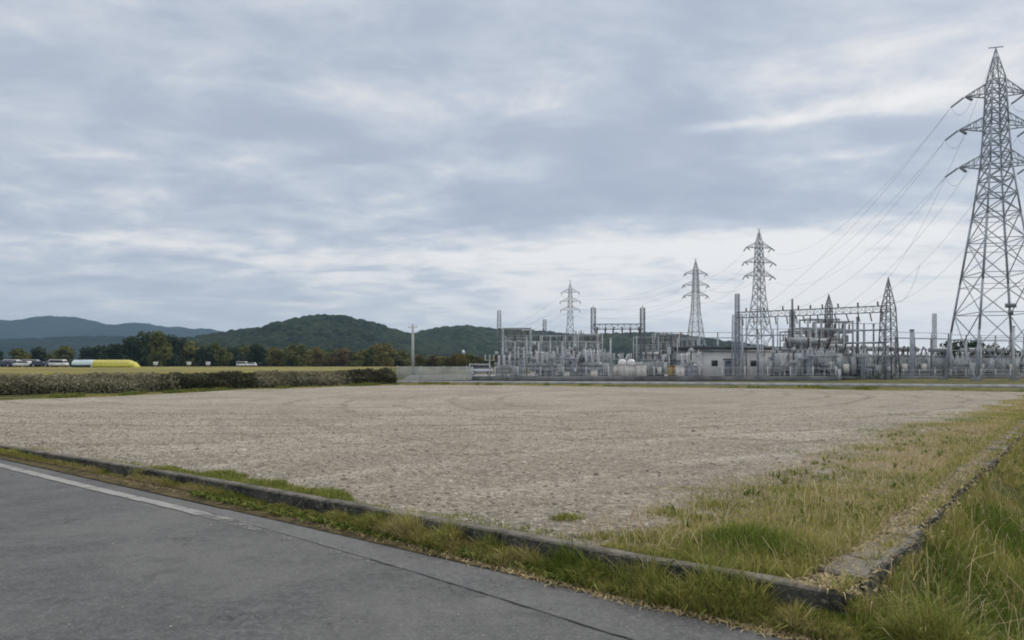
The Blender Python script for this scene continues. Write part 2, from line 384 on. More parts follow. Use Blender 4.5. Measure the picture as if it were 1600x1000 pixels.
def hillmat(name, a, bc, cc, sc):
    m, b = mat(name, .95, 0, .1); use(m)
    n1 = noise(geopos(), .012*sc, 4, .6); n2 = noise(geopos(), .16*sc, 4, .7)
    c = mixc(ramp01(n1, .4, .62), a, bc); c = mixc(mth('MULTIPLY', ramp01(n2, .45, .7), .6), c, cc); L.new(c, b.inputs['Base Color']); return m
M['hill'] = hillmat('wooded_slope', (.007,.014,.010), (.022,.034,.018), (.062,.078,.036), 1)
M['hillfar'] = hillmat('distant_wooded_slope', (.010,.020,.020), (.016,.028,.024), (.024,.038,.028), .4)

# ------------------------------------------------------------------ ground, as one sheet
KA = np.array([(-60,46.6),(-26,23.9),(-9.5,12.4),(-4.35,9.0),(-1.3,6.82),(0,5.86),(.97,5.12),(2.04,4.40)])   # roadside kerb, front top edge
CORN = np.array([2.04, 4.42]); D2 = np.array([.656,.755]); N2 = np.array([.755,-.656])                     # kerb running away on the right
NR = np.array([.569,.822])
def roadz(x): return -.01*np.clip(x, -15, 12)
_bk = [gp(*p_, .15) for p_ in ((-160,621),(262,611),(405,606),(545,602.5),(620,600.5))]
bx_ = np.array([_bk[0][0]-300,_bk[0][0]-25]+[p_[0] for p_ in _bk]+[_bk[-1][0]+12]); by_ = np.array([_bk[0][1]-300,_bk[0][1]-25]+[p_[1] for p_ in _bk]+[_bk[-1][1]+18])+.35
def plateau(x, y):
    d = (y-np.interp(x, bx_, by_))*.72
    e = (-.171*y-x)
    near = sm(d/1.9)*sm(e/2.2)
    far = sm((y-160)/60)
    return np.maximum(near, far)
def gz(x, y):
    rd = x*NR[0]+y*NR[1]; mm = (x-CORN[0])*N2[0]+(y-CORN[1])*N2[1]
    z = np.full_like(x, .12)
    z = np.where((rd < 4.98) & (rd > -4.6), roadz(x)-.12, z)
    ditch = .02-.42*sm(mm/1.0)*(1-sm((mm-1.3)/1.6))
    fall = sm((rd-4.2)/.5)
    z = np.where((mm > 0) & (rd > 4.3), (roadz(x)-.10)*(1-fall)+ditch*fall, z)
    z = np.where((mm > 0) & (rd > 25), ditch*.999+.13*sm((rd-25)/20), z)
    pl = plateau(x, y); top = 1.30+.2*sm((y-60)/160)
    z = z*(1-pl)+top*pl
    z = np.where(rd < -4.6, .02, z)
    return z+(fbm(x*.8, y*.8, 3)-.5)*.06*(rd > 4.75)
t = np.linspace(-1, 1, 620); gx = 2.5*np.sinh(t*8.1)*np.where(t<0,1,1)
ty = np.linspace(-.62, 1, 460); gy = 2.5*np.sinh(ty*8.1)+4
GX, GY = np.meshgrid(gx, gy); GZ = gz(GX, GY)
n_, m_ = GX.shape
idx = np.arange(n_*m_).reshape(n_, m_)
q4 = np.stack([idx[:-1,:-1], idx[:-1,1:], idx[1:,1:], idx[1:,:-1]], -1).reshape(-1, 4)
pf = plateau(GX, GY); pq = pf.ravel()[q4].mean(1)
gr = npmesh('ground', np.stack([GX, GY, GZ], -1).reshape(-1,3), q4, None, mats=[M['ground'], M['field']], midx=(pq > .85).astype(int), smooth=True)
tag(gr, kind='structure')

# road
dirR = np.array([.8216,-.570]); 
def road_strip(name, n0, n1, m_, dz, s0=-70, s1=60, ns=66, nn=6, z0=None):
    ss = np.linspace(s0, s1, ns); nnv = np.linspace(n0, n1, nn); A, B = np.meshgrid(ss, nnv)
    x = A*dirR[0]+B*NR[0]; y = A*dirR[1]+B*NR[1]; z = roadz(x)+dz
    ii = np.arange(A.size).reshape(A.shape); q = np.stack([ii[:-1,:-1], ii[:-1,1:], ii[1:,1:], ii[1:,:-1]], -1).reshape(-1,4)
    return npmesh(name, np.stack([x,y,z],-1).reshape(-1,3), q, m_)
tag(road_strip('road', -4.3, 4.62, M['road'], 0), kind='structure')
ss_ = np.linspace(-7.2, 30, 150); c0_ = np.interp(ss_, [-7.2,-5,-3.7,-1.9,4], [4.33,4.15,4.08,3.86,3.7])+np.sin(ss_*2.1)*.012
A0_ = np.column_stack([ss_*dirR[0]+c0_*NR[0], ss_*dirR[1]+c0_*NR[1]]); A1_ = np.column_stack([ss_*dirR[0]+4.60*NR[0], ss_*dirR[1]+4.60*NR[1]])
V_ = np.concatenate([np.column_stack([A0_, roadz(A0_[:,0])+.004]), np.column_stack([A1_, roadz(A1_[:,0])+.004])]); i_ = np.arange(149)
tag(npmesh('road_edge_strip', V_, np.stack([i_, i_+1, i_+151, i_+150], -1), M['road_edge']), kind='structure')
def kerb_line(off, z, xs):        # points parallel to the kerb, off metres towards the road
    y = np.interp(xs, KA[:,0], KA[:,1]); return xs-NR[0]*off, y-NR[1]*off
sv2_ = np.linspace(-70, 3.2, 300); V_ = []
for o_ in (4.50, 4.86):
    for q_ in sv2_: x = q_*dirR[0]+(o_+(0 if o_ > 4.6 else +.02-.06*max(0, min(1, (q_+6)/5))))*NR[0]; y = q_*dirR[1]+(o_+(0 if o_ > 4.6 else +.02-.06*max(0, min(1, (q_+6)/5))))*NR[1]; V_.append((x, y, float(roadz(np.array(x)))+(.012 if o_ < 4.6 else .03)))
i_ = np.arange(299); tag(npmesh('verge_soil', V_, np.stack([i_, i_+1, i_+301, i_+300], -1), M['soil']), kind='structure')
# white edge line, wearing out to the right
pts = [gp(-260,668,.13), gp(-100,700,.11), gp(0,727,.09), gp(150,764,.06), gp(280,795,.035), gp(365,818,.02), gp(470,848,.01), gp(640,893,.0)]
pa = np.array(pts); ds = np.concatenate([[0], np.cumsum(np.hypot(*np.diff(pa, axis=0).T))]); sp_ = np.linspace(0, ds[-1], 120)
lx = np.interp(sp_, ds, pa[:,0]); ly = np.interp(sp_, ds, pa[:,1]); vv = []; tt = []
for i in range(120):
    f = sp_[i]/ds[-1]; lim = (.42 if lx[i] < -4 else .42+.16*min(1, (lx[i]+4)/1.6))
    for k in (-.07+.006*math.sin(i*1.7), .07+.006*math.sin(i*2.3)): vv.append((lx[i]+NR[0]*k, ly[i]+NR[1]*k, roadz(lx[i])+.008)); tt.append((lim, 0, 0))
ii = np.arange(119)*2
tag(npmesh('road_marking', vv, np.stack([ii, ii+2, ii+3, ii+1], -1), M['paint'], tint=np.array(tt)), kind='structure')
# thin dark seam where the newer strip meets the old surface
vv = []; 
for i, s_ in enumerate(np.linspace(-5.2, 9, 140)):
    w = .0005+.008*max(0, random.random()*1.4-.4)*min(1, (s_+5.6)/2); c0 = float(np.interp(s_, ss_, c0_))+random.uniform(-.008,.008)
    for k in (-w, w):
        x = s_*dirR[0]+(c0+k)*NR[0]; y = s_*dirR[1]+(c0+k)*NR[1]; vv.append((x, y, roadz(x)+.0085))
ii = np.arange(139)*2
M['seam'] = simple('dark_joint', (.055,.056,.058), (.085,.086,.088), 6, .9)
tag(npmesh('road_seam', vv, np.stack([ii, ii+2, ii+3, ii+1], -1), M['seam']), kind='structure')

# gravel lot
B_ = np.array([(-26.4,24.5),(-22.3,29.3),(-19.3,33.8),(-16.8,42),(-9.9,51.8),(-5.1,53.4),(4.8,50),(13,45.7),(20.6,43),(26,40),(30.0,36.6)])
A_ = np.array([(-26.2,24.1),(-9.5,12.4),(-4.35,9.0),(-1.3,6.82),(0,5.86),(.97,5.12),(2.10,4.36)])+NR*.08
def arc(P, n):
    d = np.concatenate([[0], np.cumsum(np.hypot(*np.diff(P, axis=0).T))]); s_ = np.linspace(0, d[-1], n)
    return np.stack([np.interp(s_, d, P[:,0]), np.interp(s_, d, P[:,1])], -1)
ns, nt_ = 260, 240
a = arc(A_, ns); bb = arc(B_, ns); tv = (np.linspace(0, 1, nt_)**2.0)
P = a[None]*(1-tv[:,None,None])+bb[None]*tv[:,None,None]
def lotz(x, y):
    far_k = sm((-((x-CORN[0])*N2[0]+(y-CORN[1])*N2[1])-.25)/.9); far_r = sm((x*NR[0]+y*NR[1]-4.95)/.8); f_ = far_k*far_r
    return .195+.02*f_+((fbm(x*.35, y*.35, 3)-.5)*.07+(fbm(x*2.1+9, y*2.1, 3)-.5)*.035)*(.15+.85*f_)
LZ = lotz(P[...,0], P[...,1]); LZ[0] = .20
ii = np.arange(ns*nt_).reshape(nt_, ns); q = np.stack([ii[:-1,:-1], ii[:-1,1:], ii[1:,1:], ii[1:,:-1]], -1).reshape(-1,4)
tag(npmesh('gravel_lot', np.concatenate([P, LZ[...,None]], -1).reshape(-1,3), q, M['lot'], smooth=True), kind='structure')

# loose stones
ico_v = np.array([(0,0,1),(.894,0,.447),(.276,.851,.447),(-.724,.526,.447),(-.724,-.526,.447),(.276,-.851,.447),(.724,.526,-.447),(-.276,.851,-.447),(-.894,0,-.447),(-.276,-.851,-.447),(.724,-.526,-.447),(0,0,-1)])
ico_f = np.array([(0,1,2),(0,2,3),(0,3,4),(0,4,5),(0,5,1),(1,6,2),(2,7,3),(3,8,4),(4,9,5),(5,10,1),(2,6,7),(3,7,8),(4,8,9),(5,9,10),(1,10,6)])
def stones(name, pos, size, tint, **k):
    n = len(pos); ang = rng.random(n)*6.28; sc = size[:,None]*(rng.random((n,3))*.7+.5)*np.array([1,1,.6])
    v = ico_v[None]*sc[:,None,:]; c, s_ = np.cos(ang)[:,None], np.sin(ang)[:,None]
    x = v[...,0]*c-v[...,1]*s_; y = v[...,0]*s_+v[...,1]*c
    V = np.stack([x, y, v[...,2]], -1)+pos[:,None,:]
    Fc = (ico_f[None]+12*np.arange(n)[:,None,None]).reshape(-1,3)
    return tag(npmesh(name, V.reshape(-1,3), Fc, M['stones'], tint=np.repeat(tint, 12, 0)), **k)
n = 60000
s_ = rng.random(n); tvr = (rng.random(n)**1.5)*.55
ai = s_*(ns-1); i0 = ai.astype(int).clip(0, ns-2); fr = (ai-i0)[:,None]
pa_ = a[i0]*(1-fr)+a[i0+1]*fr; pb_ = bb[i0]*(1-fr)+bb[i0+1]*fr; pos = pa_*(1-tvr[:,None])+pb_*tvr[:,None]
keep = (pos[:,1] < 22) & (np.abs(pos[:,0]/pos[:,1]) < .85); pos = pos[keep]; n = len(pos)
size = .009+.020*rng.random(n)**2+.030*(rng.random(n) > .994)
z = lotz(pos[:,0], pos[:,1])+size*.15
tr_ = np.clip(rng.normal(.45, .26, n), 0, 1)
stones('gravel', np.column_stack([pos, z]), size, np.column_stack([tr_]*3), kind='stuff', label='loose grey and tan stones scattered over the packed gravel lot')
n = 90; px = rng.uniform(100, 1200, n); py = rng.uniform(760, 995, n); ps_ = np.array([gp(a_, b_, 0) for a_, b_ in zip(px, py)])
kp = (ps_@NR < 4.35); ps_ = ps_[kp]; n = len(ps_)
stones('road_grit', np.column_stack([ps_, roadz(ps_[:,0])+.004]), .003+.005*rng.random(n)**2, np.full((n,3), .85), kind='stuff', label='small pale grit lying on the asphalt road')

# ------------------------------------------------------------------ kerbs
def block_run(name, P, width, z0, z1, seg, nrm, jit, label):
    d = np.concatenate([[0], np.cumsum(np.hypot(*np.diff(P, axis=0).T))]); L_ = d[-1]; V = []; Fq = []
    s0 = 0
    while s0 < L_-.05:
        sg_ = seg*random.uniform(.7, 1.5) if jit > .02 else seg; s1 = min(s0+sg_, L_)-.012; k = max(6, int((s1-s0)/.07)); sv_ = np.linspace(s0, s1, k)
        off = random.uniform(-jit, jit); dz = random.uniform(-.8, .4)*jit; base = len(V)
        for s_ in sv_:
            x = np.interp(s_, d, P[:,0]); y = np.interp(s_, d, P[:,1]); zz0 = z0(x, y)
            j = lambda a=1: random.uniform(-1, 1)*jit*.45*a
            e0, e1 = off+j(), off+width+j()
            r_ = [(e0, zz0), (e0+j(), (zz0+z1)/2), (e0+j(.5), z1-.018+dz+j()), (e0+.02, z1+dz+j(.6)), (off+width*.5, z1+dz+j(.8)), (e1-.02, z1+dz+j(.6)), (e1, z1-.02+dz), (e1, zz0)]
            for a_, h in r_: V.append((x+nrm[0]*a_, y+nrm[1]*a_, h))
        for i in range(k-1):
            for c_ in range(7): Fq.append((base+i*8+c_, base+(i+1)*8+c_, base+(i+1)*8+c_+1, base+i*8+c_+1))
        Fq.append(tuple(base+c_ for c_ in range(8))); Fq.append(tuple(base+(k-1)*8+c_ for c_ in range(8))[::-1])
        s0 += sg_
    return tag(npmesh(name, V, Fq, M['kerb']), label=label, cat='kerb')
KA2 = KA.copy(); KA2[-1] = (2.16, 4.32)
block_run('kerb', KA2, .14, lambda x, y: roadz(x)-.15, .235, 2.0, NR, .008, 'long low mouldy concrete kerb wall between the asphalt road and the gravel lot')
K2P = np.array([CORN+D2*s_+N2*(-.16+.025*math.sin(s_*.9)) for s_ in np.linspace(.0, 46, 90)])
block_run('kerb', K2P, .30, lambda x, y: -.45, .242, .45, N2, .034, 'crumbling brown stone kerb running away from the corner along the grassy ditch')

# ------------------------------------------------------------------ grass
def blades(name, P, H, Wd, tint, lean=.5, mats_=None, **k):
    n = len(P); a1 = rng.random(n)*6.283; a2 = rng.random(n)*6.283
    wv = np.stack([np.cos(a1), np.sin(a1), np.zeros(n)], -1)*Wd[:,None]/2
    ln = (rng.random(n)**1.2*lean)[:,None]*H[:,None]*np.stack([np.cos(a2), np.sin(a2), np.zeros(n)], -1)
    up = np.zeros((n,3)); up[:,2] = H
    b0 = P-wv; b1 = P+wv; m0 = P+up*.55+ln*.30-wv*.75; m1 = P+up*.55+ln*.30+wv*.75
    q0 = P+up*.85+ln*.75-wv*.45; q1 = P+up*.85+ln*.75+wv*.45; tp = P+up*(1-.15*(ln[:,:1]**2+ln[:,1:2]**2)/(H[:,None]**2+1e-6))+ln*1.25
    V = np.stack([b0,b1,m1,m0,q1,q0,tp], 1).reshape(-1,3); o_ = 7*np.arange(n)[:,None]
    f4 = np.concatenate([o_+np.array([0,1,2,3]), o_+np.array([3,2,4,5])]); f3 = o_+np.array([5,4,6])
    return tag(npmesh(name, V, [f4, f3], M['grass'], tint=np.repeat(tint, 7, 0)), kind='stuff', **k)
def tn(n, dry, sd=.22): return np.column_stack([rng.random(n), np.clip(rng.normal(dry, sd, n), 0, 1), np.zeros(n)])
# (1) verge in front of the road kerb
n = 100000; xs = rng.uniform(-13, 2.9, n); xs = np.where(rng.random(n) < .45, rng.uniform(-3, 3.2, n), xs)
near = sm((xs+3.0)/4.0); offm = .10+.15*near; off = rng.random(n)**.9*offm
kx, ky = kerb_line(off+.0, 0, np.minimum(xs, 2.04)); ex = np.maximum(xs-2.04, 0)
kx = kx+ex*.82; ky = ky-ex*.57
clump = fbm(xs*1.7, xs*0+3.3, 3); c2 = fbm(xs*6, off*8, 2)
kp = c2+clump*.9 > .70-.10*near
P_ = np.column_stack([kx, ky, roadz(kx)-.01])[kp]; nr = near[kp]; cl_ = clump[kp]; of = off[kp]/offm[kp]; n = len(P_)
c3 = np.clip((fbm(xs[kp]*5.5+40, off[kp]*5, 2)-.25)*2, 0, 1)
H = (.04+.07*rng.random(n)+.33*nr*rng.random(n)**1.8*c3*(1-.75*np.exp(-((xs[kp]-2.05)/.22)**2)))*(.35+1.4*cl_)*(1.2-.75*of)+.012
dry = np.clip(.26+1.1*(fbm(kx[kp]*2.3+5, ky[kp]*2.3, 3)-.45)+.30*of**2+.1*(1-nr)+.15*rng.normal(size=n), 0, 1)
blades('grass', P_, H, .004+.005*rng.random(n)+.004*(1-nr), np.column_stack([rng.random(n), dry, dry*0]), .95, label='yellow-green weeds growing at the foot of the road kerb')
# dead leaves and straw at the asphalt edge
n = 5000; xs = rng.uniform(-6, 3.0, n); kx, ky = kerb_line(.16+.12*sm((xs+3)/4)+rng.normal(0, .035, n), 0, np.minimum(xs, 2.04)); ex = np.maximum(xs-2.04, 0)
P_ = np.column_stack([kx+ex*.82, ky-ex*.57, roadz(kx)+.006]); H = .01+.018*rng.random(n)
blades('litter', P_, H, .010+.016*rng.random(n), tn(n, .93, .12), 4.0, label='brown dead leaves and straw along the edge of the asphalt')
# (2) grass on the lot: along the right kerb, along the road kerb, stray tufts
n = 330000
sK = rng.random(n)**1.7*42; mK = -rng.random(n)**1.25*4.2
P2 = CORN[None]+D2[None]*sK[:,None]+N2[None]*mK[:,None]; x, y = P2.T
rd = x*NR[0]+y*NR[1]
bnd = np.interp(sK, [0, 1.5, 3, 6, 10, 16, 24, 42], [1.9, 2.0, 2.4, 2.5, 2.7, 2.4, 2.0, 1.6])
dens_ = 1.15*(1-sm((-mK-bnd*.35)/(bnd*.95)))+(fbm(x*.9+2, y*.9, 4)-.5)*1.5+(fbm(x*4, y*4, 2)-.5)*.9
kp = (-mK > .17) & (dens_ > .40+.45*rng.random(n)) & (rd > 4.93) & (y < 40)
P2 = P2[kp]; x, y = P2.T; mk = -mK[kp]; sk = sK[kp]; n = len(P2)
tall = sm(1-sk/5.0)*.5+.5*fbm(x*1.2+4, y*1.2, 3)
H = (.012+.065*rng.random(n)**1.3)*(.4+1.2*tall)*(1.25-.8*sm(mk/2.3))
gcl = np.exp(-(((x-1.95)/.45)**2+((y-5.45)/.40)**2)); H = H*(1+1.7*gcl)
dry = np.clip(.46+1.5*(fbm(x*.9+11, y*.9+3, 4)-.5)+.28*np.exp(-((mk-.7)/.7)**2)*sm(sk/3)-.75*gcl+.14*rng.normal(size=n), 0, 1)
blades('grass', np.column_stack([x, y, lotz(x, y)-.005]), H, .0045+.005*rng.random(n)+.00025*sk, np.column_stack([rng.random(n), dry, dry*0]), .8, label='patchy green and straw-coloured grass creeping over the right side of the gravel lot')
n = 60000; xs = np.where(rng.random(n) < .8, rng.uniform(-5.4, -1.3, n), rng.uniform(-12, 1.8, n)); off = rng.random(n)**1.3*.5
y0 = np.interp(xs, KA[:,0], KA[:,1]); x = xs+NR[0]*(off+.12); y = y0+NR[1]*(off+.12)
wdt = .42*np.exp(-((xs+3.4)/1.5)**4)+.30*(fbm(xs*1.1, xs*0, 3) > .56)*(xs > -1.2)+.14*(fbm(xs*.9+4, xs*0, 2) > .55)*(xs < -5)
kp = (off < wdt*(.05+1.5*fbm(x*2.2, y*2.2, 3))) & (fbm(x*6+3, y*6, 2)+.35*rng.random(n) > .48); x, y, xs = x[kp], y[kp], xs[kp]; n = len(x)
blades('grass', np.column_stack([x, y, lotz(x, y)-.005]), (.015+.06*rng.random(n)**1.5)*(.4+1.1*fbm(x*2.5, y*2.5, 2)), .005+.005*rng.random(n), tn(n, .22, .18), 1.1, label='bright green grass strip behind the road kerb at the near edge of the gravel')
tp_ = []
for px, py, nn_, sd_ in ((885,812,380,.07),(1050,803,420,.12),(1085,812,300,.1),(1000,842,300,.1),(940,838,260,.09),(230,733,160,.10),(50,702,220,.25),(1115,790,350,.14),(1240,765,600,.3),(1460,664,900,.5),(1350,700,500,.4)):
    gx_, gy_ = gp(px, py, .22); tp_.append(np.column_stack([rng.normal(gx_, sd_, nn_), rng.normal(gy_, sd_*.6, nn_)]))
tp_ = np.concatenate(tp_); n = len(tp_)
blades('grass_tufts', np.column_stack([tp_, lotz(tp_[:,0], tp_[:,1])-.004]), .025+.05*rng.random(n), .006+.004*rng.random(n), tn(n, .32, .15), .8, label='small stray weed tufts standing in the gravel')
# (3) the ditch on the right
n = 420000
sK = rng.random(n)**1.8*45; mK = .12+rng.random(n)**1.1*(6+sK*.3)
x = CORN[0]+D2[0]*sK+N2[0]*mK-D2[0]*.5; y = CORN[1]+D2[1]*sK+N2[1]*mK-D2[1]*.5
rd = x*NR[0]+y*NR[1]; kp = (rd > 4.42) & (y > 2.6) & (x/y < .95)
x, y, mK, sK = x[kp], y[kp], mK[kp], sK[kp]; n = len(x)
f1 = fbm(x*1.1+20, y*1.1, 4); kp = f1+.3*rng.random(n) > .42; x, y, mK, sK, f1 = x[kp], y[kp], mK[kp], sK[kp], f1[kp]; n = len(x)
H = (.04+.15*rng.random(n)**1.4)*(.2+1.9*np.clip(f1-.15,0,1)*1.1)*(.8+.3*sm(mK))
dry = np.clip(.12+1.0*(fbm(x*1.1+50, y*1.1, 4)-.5)+.30*sm(sK/14)+.30*np.exp(-(mK/.35)**2)+.16*rng.normal(size=n), 0, 1)
blades('grass', np.column_stack([x, y, gz(x, y)-.01]), H, .0045+.005*rng.random(n)+.0003*sK, np.column_stack([rng.random(n), dry, dry*0]), .9, label='long green grass filling the ditch at the right')
n = 3200; sK = rng.random(n)**1.5*16; mK = .1+rng.random(n)**1.2*4
x = CORN[0]+D2[0]*sK+N2[0]*mK; y = CORN[1]+D2[1]*sK+N2[1]*mK
blades('dry_stalks', np.column_stack([x, y, gz(x, y)]), .10+.30*rng.random(n)**2, .005+.006*rng.random(n), tn(n, .97, .06), 1.6, label='bleached dry stalks bent over in the ditch grass')
n = 5000; sK = rng.random(n)**1.3*16; mK = -rng.random(n)**1.3*2.2
x = CORN[0]+D2[0]*sK+N2[0]*mK; y = CORN[1]+D2[1]*sK+N2[1]*mK; kp = x*NR[0]+y*NR[1] > 5.0; x, y = x[kp], y[kp]; n = len(x)
blades('dry_stalks', np.column_stack([x, y, lotz(x, y)]), .08+.16*rng.random(n)**2, .004+.004*rng.random(n), tn(n, .97, .06), 1.4, label='pale straw stalks standing in the grass on the lot side of the stone kerb')
n = 6500; sK = rng.random(n)**1.4*22; mK = rng.normal(0, .11, n)
x = CORN[0]+D2[0]*sK+N2[0]*mK; y = CORN[1]+D2[1]*sK+N2[1]*mK
blades('litter', np.column_stack([x, y, np.full(n, .236)]), .008+.016*rng.random(n), .008+.018*rng.random(n), tn(n, .93, .14), 4.0, label='brown straw and dead leaves lying on the crumbling stone kerb')
n = 30000; sK = rng.random(n)**1.4*30; sd_ = rng.random(n) < .5; mK = np.where(sd_, rng.normal(-.20, .06, n), rng.normal(.17, .06, n))
kp = fbm(sK*2.2, np.where(sd_, 3., 9.), 3)+.25*rng.random(n) > .52; sK, mK = sK[kp], mK[kp]; n = len(sK)
x = CORN[0]+D2[0]*sK+N2[0]*mK; y = CORN[1]+D2[1]*sK+N2[1]*mK
blades('grass', np.column_stack([x, y, np.where(mK > .13, .08, .20)]), .03+.11*rng.random(n), .005+.005*rng.random(n)+.0003*sK, tn(n, .45, .28), 1.1, label='ragged grass hanging over both sides of the stone kerb')
n = 2600; sel = rng.random(n); sK = rng.random(n)**1.4*14; mK = np.where(sel < .5, .2+rng.random(n)*3.5, -.3-rng.random(n)**1.5*1.8)
x = CORN[0]+D2[0]*sK+N2[0]*mK; y = CORN[1]+D2[1]*sK+N2[1]*mK; kp = (x*NR[0]+y*NR[1] > 5.0) & (fbm(x*1.7+70, y*1.7, 2) > .5) & (rng.random(n) < np.where(mK > 0, 1, .4)); x, y, mK = x[kp], y[kp], mK[kp]; n = len(x)
vx = rng.uniform(-4, 2.6, 900); kx, ky = kerb_line(.10+.10*rng.random(900), 0, np.minimum(vx, 2.04)); e_ = np.maximum(vx-2.04, 0)
P_ = np.concatenate([np.column_stack([x, y, np.where(mK > 0, gz(x, y), lotz(x, y))]), np.column_stack([kx+e_*.82, ky-e_*.57, roadz(kx)])]); n = len(P_)
P_ = np.repeat(P_, 5, 0)+np.column_stack([rng.normal(0, .012, (n*5, 2)), np.zeros(n*5)]); n = len(P_)
blades('broad_leaf_weeds', P_, .03+.07*rng.random(n), .016+.018*rng.random(n), np.column_stack([rng.random(n)*.7, np.clip(rng.normal(.12, .15, n), 0, 1), np.zeros(n)]), 2.2, label='low broad-leaved weeds scattered among the grass beside both kerbs')
# (4) far verge beyond the lot
bd = np.array([(-22.3,29.3),(-19.3,33.8),(-16.8,42),(-9.9,51.8),(-5.1,53.4),(4.8,50),(13,45.7),(20.6,43),(26,40),(30.0,36.6),(40,36)])
e = arc(bd, 4000); n = 70000; i_ = rng.integers(0, 4000, n); off = rng.random(n)**1.2*3.6-.12
x = e[i_,0]+rng.normal(0, .1, n); y = e[i_,1]+off; f1 = fbm(x*.5+8, y*.5, 3); kp = f1+.25*rng.random(n) > .40+.22*(x > -4); x, y, f1 = x[kp], y[kp], f1[kp]; n = len(x)
kp = (y < np.interp(x, [-30,-5,4,15,30,50],[90,60,59,53,50,46])); x, y, f1 = x[kp], y[kp], f1[kp]; n = len(x)
tl = (fbm(x*1.1+60, y*.4, 2) > .66)
H = (.05+.09*rng.random(n))*(.6+f1)*(1+1.1*tl)
blades('grass', np.column_stack([x, y, np.maximum(gz(x, y), .10)]), H, .02+.02*rng.random(n), np.column_stack([rng.random(n)*(1-.5*tl), np.clip(.48+.6*(f1-.5)-.3*tl+.12*rng.normal(size=n), 0, 1), f1*0]), .6, label='yellow-green verge grass beyond the far edge of the gravel lot')

# ------------------------------------------------------------------ hills
def hill(name, D, pts, depth, step, cell, bumph, m_, x0, x1, foot=0):
    ppx = np.array([p[0] for p in pts]); ppy = np.array([p[1] for p in pts])
    xs = np.arange(xx(x0, D), xx(x1, D), step); ys = np.concatenate([np.arange(D-depth, D+depth*.3, step*1.3)])
    X_, Yg = np.meshgrid(xs, ys); 
    Hh = np.interp(X_/D*F+800+(fbm(X_/160, Yg/160, 3)-.5)*60*(np.abs(Yg-D)/depth), ppx, EYE+(HZ-ppy)*D/F)
    t_ = np.where(Yg < D, 1-(D-Yg)/depth, 1-(Yg-D)/(depth*.35)); t_ = np.clip(t_, 0, 1)
    ridge = .60+.80*fbm(X_/(depth*.22)+3, Yg/(depth*.9), 4)
    prof = np.sin(t_*math.pi/2)**1.15; Z_ = Hh*prof*np.where(Yg < D, 1+(ridge-1)*(1-prof), 1)
    Z_ = Z_+canopy(X_, Yg, cell)*bumph*sm(Z_/12)-bumph*.7+foot*0
    ii = np.arange(X_.size).reshape(X_.shape); q = np.stack([ii[:-1,:-1], ii[:-1,1:], ii[1:,1:], ii[1:,:-1]], -1).reshape(-1,4)
    return tag(npmesh(name, np.stack([X_, Yg, Z_], -1).reshape(-1,3), q, m_), kind='structure')
hill('hills', 3300, [(-700,520),(-300,508),(-120,512),(0,500),(25,503),(45,509),(75,501),(95,496),(118,496),(140,501),(165,507),(192,511),(215,506),(235,507),(262,513),(285,512),(305,516),(330,515),(355,520),(400,519),(520,535),(640,572),(700,580)], 900, 14, 34, 13, M['hillfar'], -700, 700)
hill('hills', 1600, [(-700,540),(-200,538),(0,533),(90,531),(170,527),(260,530),(330,540),(420,556),(520,575)], 500, 8, 18, 10, M['hillfar'], -700, 520)
hill('hills', 900, [(260,575),(310,548),(350,534),(407,521),(443,515),(463,508),(486,502),(515,496),(543,497),(561,501),(586,507),(612,515),(638,522),(690,534),(760,556),(800,575)], 330, 2.8, 8.5, 8.5, M['hill'], 250, 800)
hill('hills', 1150, [(560,575),(630,535),(660,521),(690,515),(730,512),(780,518),(850,521),(900,527),(950,524),(1000,522),(1040,525),(1100,534),(1160,545),(1240,560),(1330,575)], 420, 3.8, 10, 9, M['hill'], 560, 1330)

# ------------------------------------------------------------------ trees
def leafcloud(blobs, n, size, seed):
    r_ = np.random.default_rng(seed); vol = np.array([b_[3]*b_[4]*b_[5] for b_ in blobs]); pr = vol/vol.sum()
    k = r_.choice(len(blobs), n, p=pr); B = np.array(blobs)[k]
    d = r_.normal(size=(n,3)); d /= np.linalg.norm(d, axis=1)[:,None]; rad = (.45+.6*r_.random(n)**.5)[:,None]
    C = B[:,:3]+d*rad*B[:,3:6]
    nrm = d+r_.normal(size=(n,3))*.6; nrm /= np.linalg.norm(nrm, axis=1)[:,None]
    t1_ = np.cross(nrm, r_.normal(size=(n,3))); t1_ /= np.linalg.norm(t1_, axis=1)[:,None]; t2_ = np.cross(nrm, t1_)
    s_ = (size*(.5+.9*r_.random(n)))[:,None]
    V = np.stack([C-t1_*s_, C-t2_*s_*.7, C+t1_*s_, C+t2_*s_*.7], 1).reshape(-1,3)
    bt = r_.random(len(blobs))[k]; tt_ = np.clip(.55*bt+.45*r_.random(n), 0, 1)
    return V, np.arange(4*n).reshape(n,4), np.repeat(np.column_stack([tt_]*3), 4, 0)
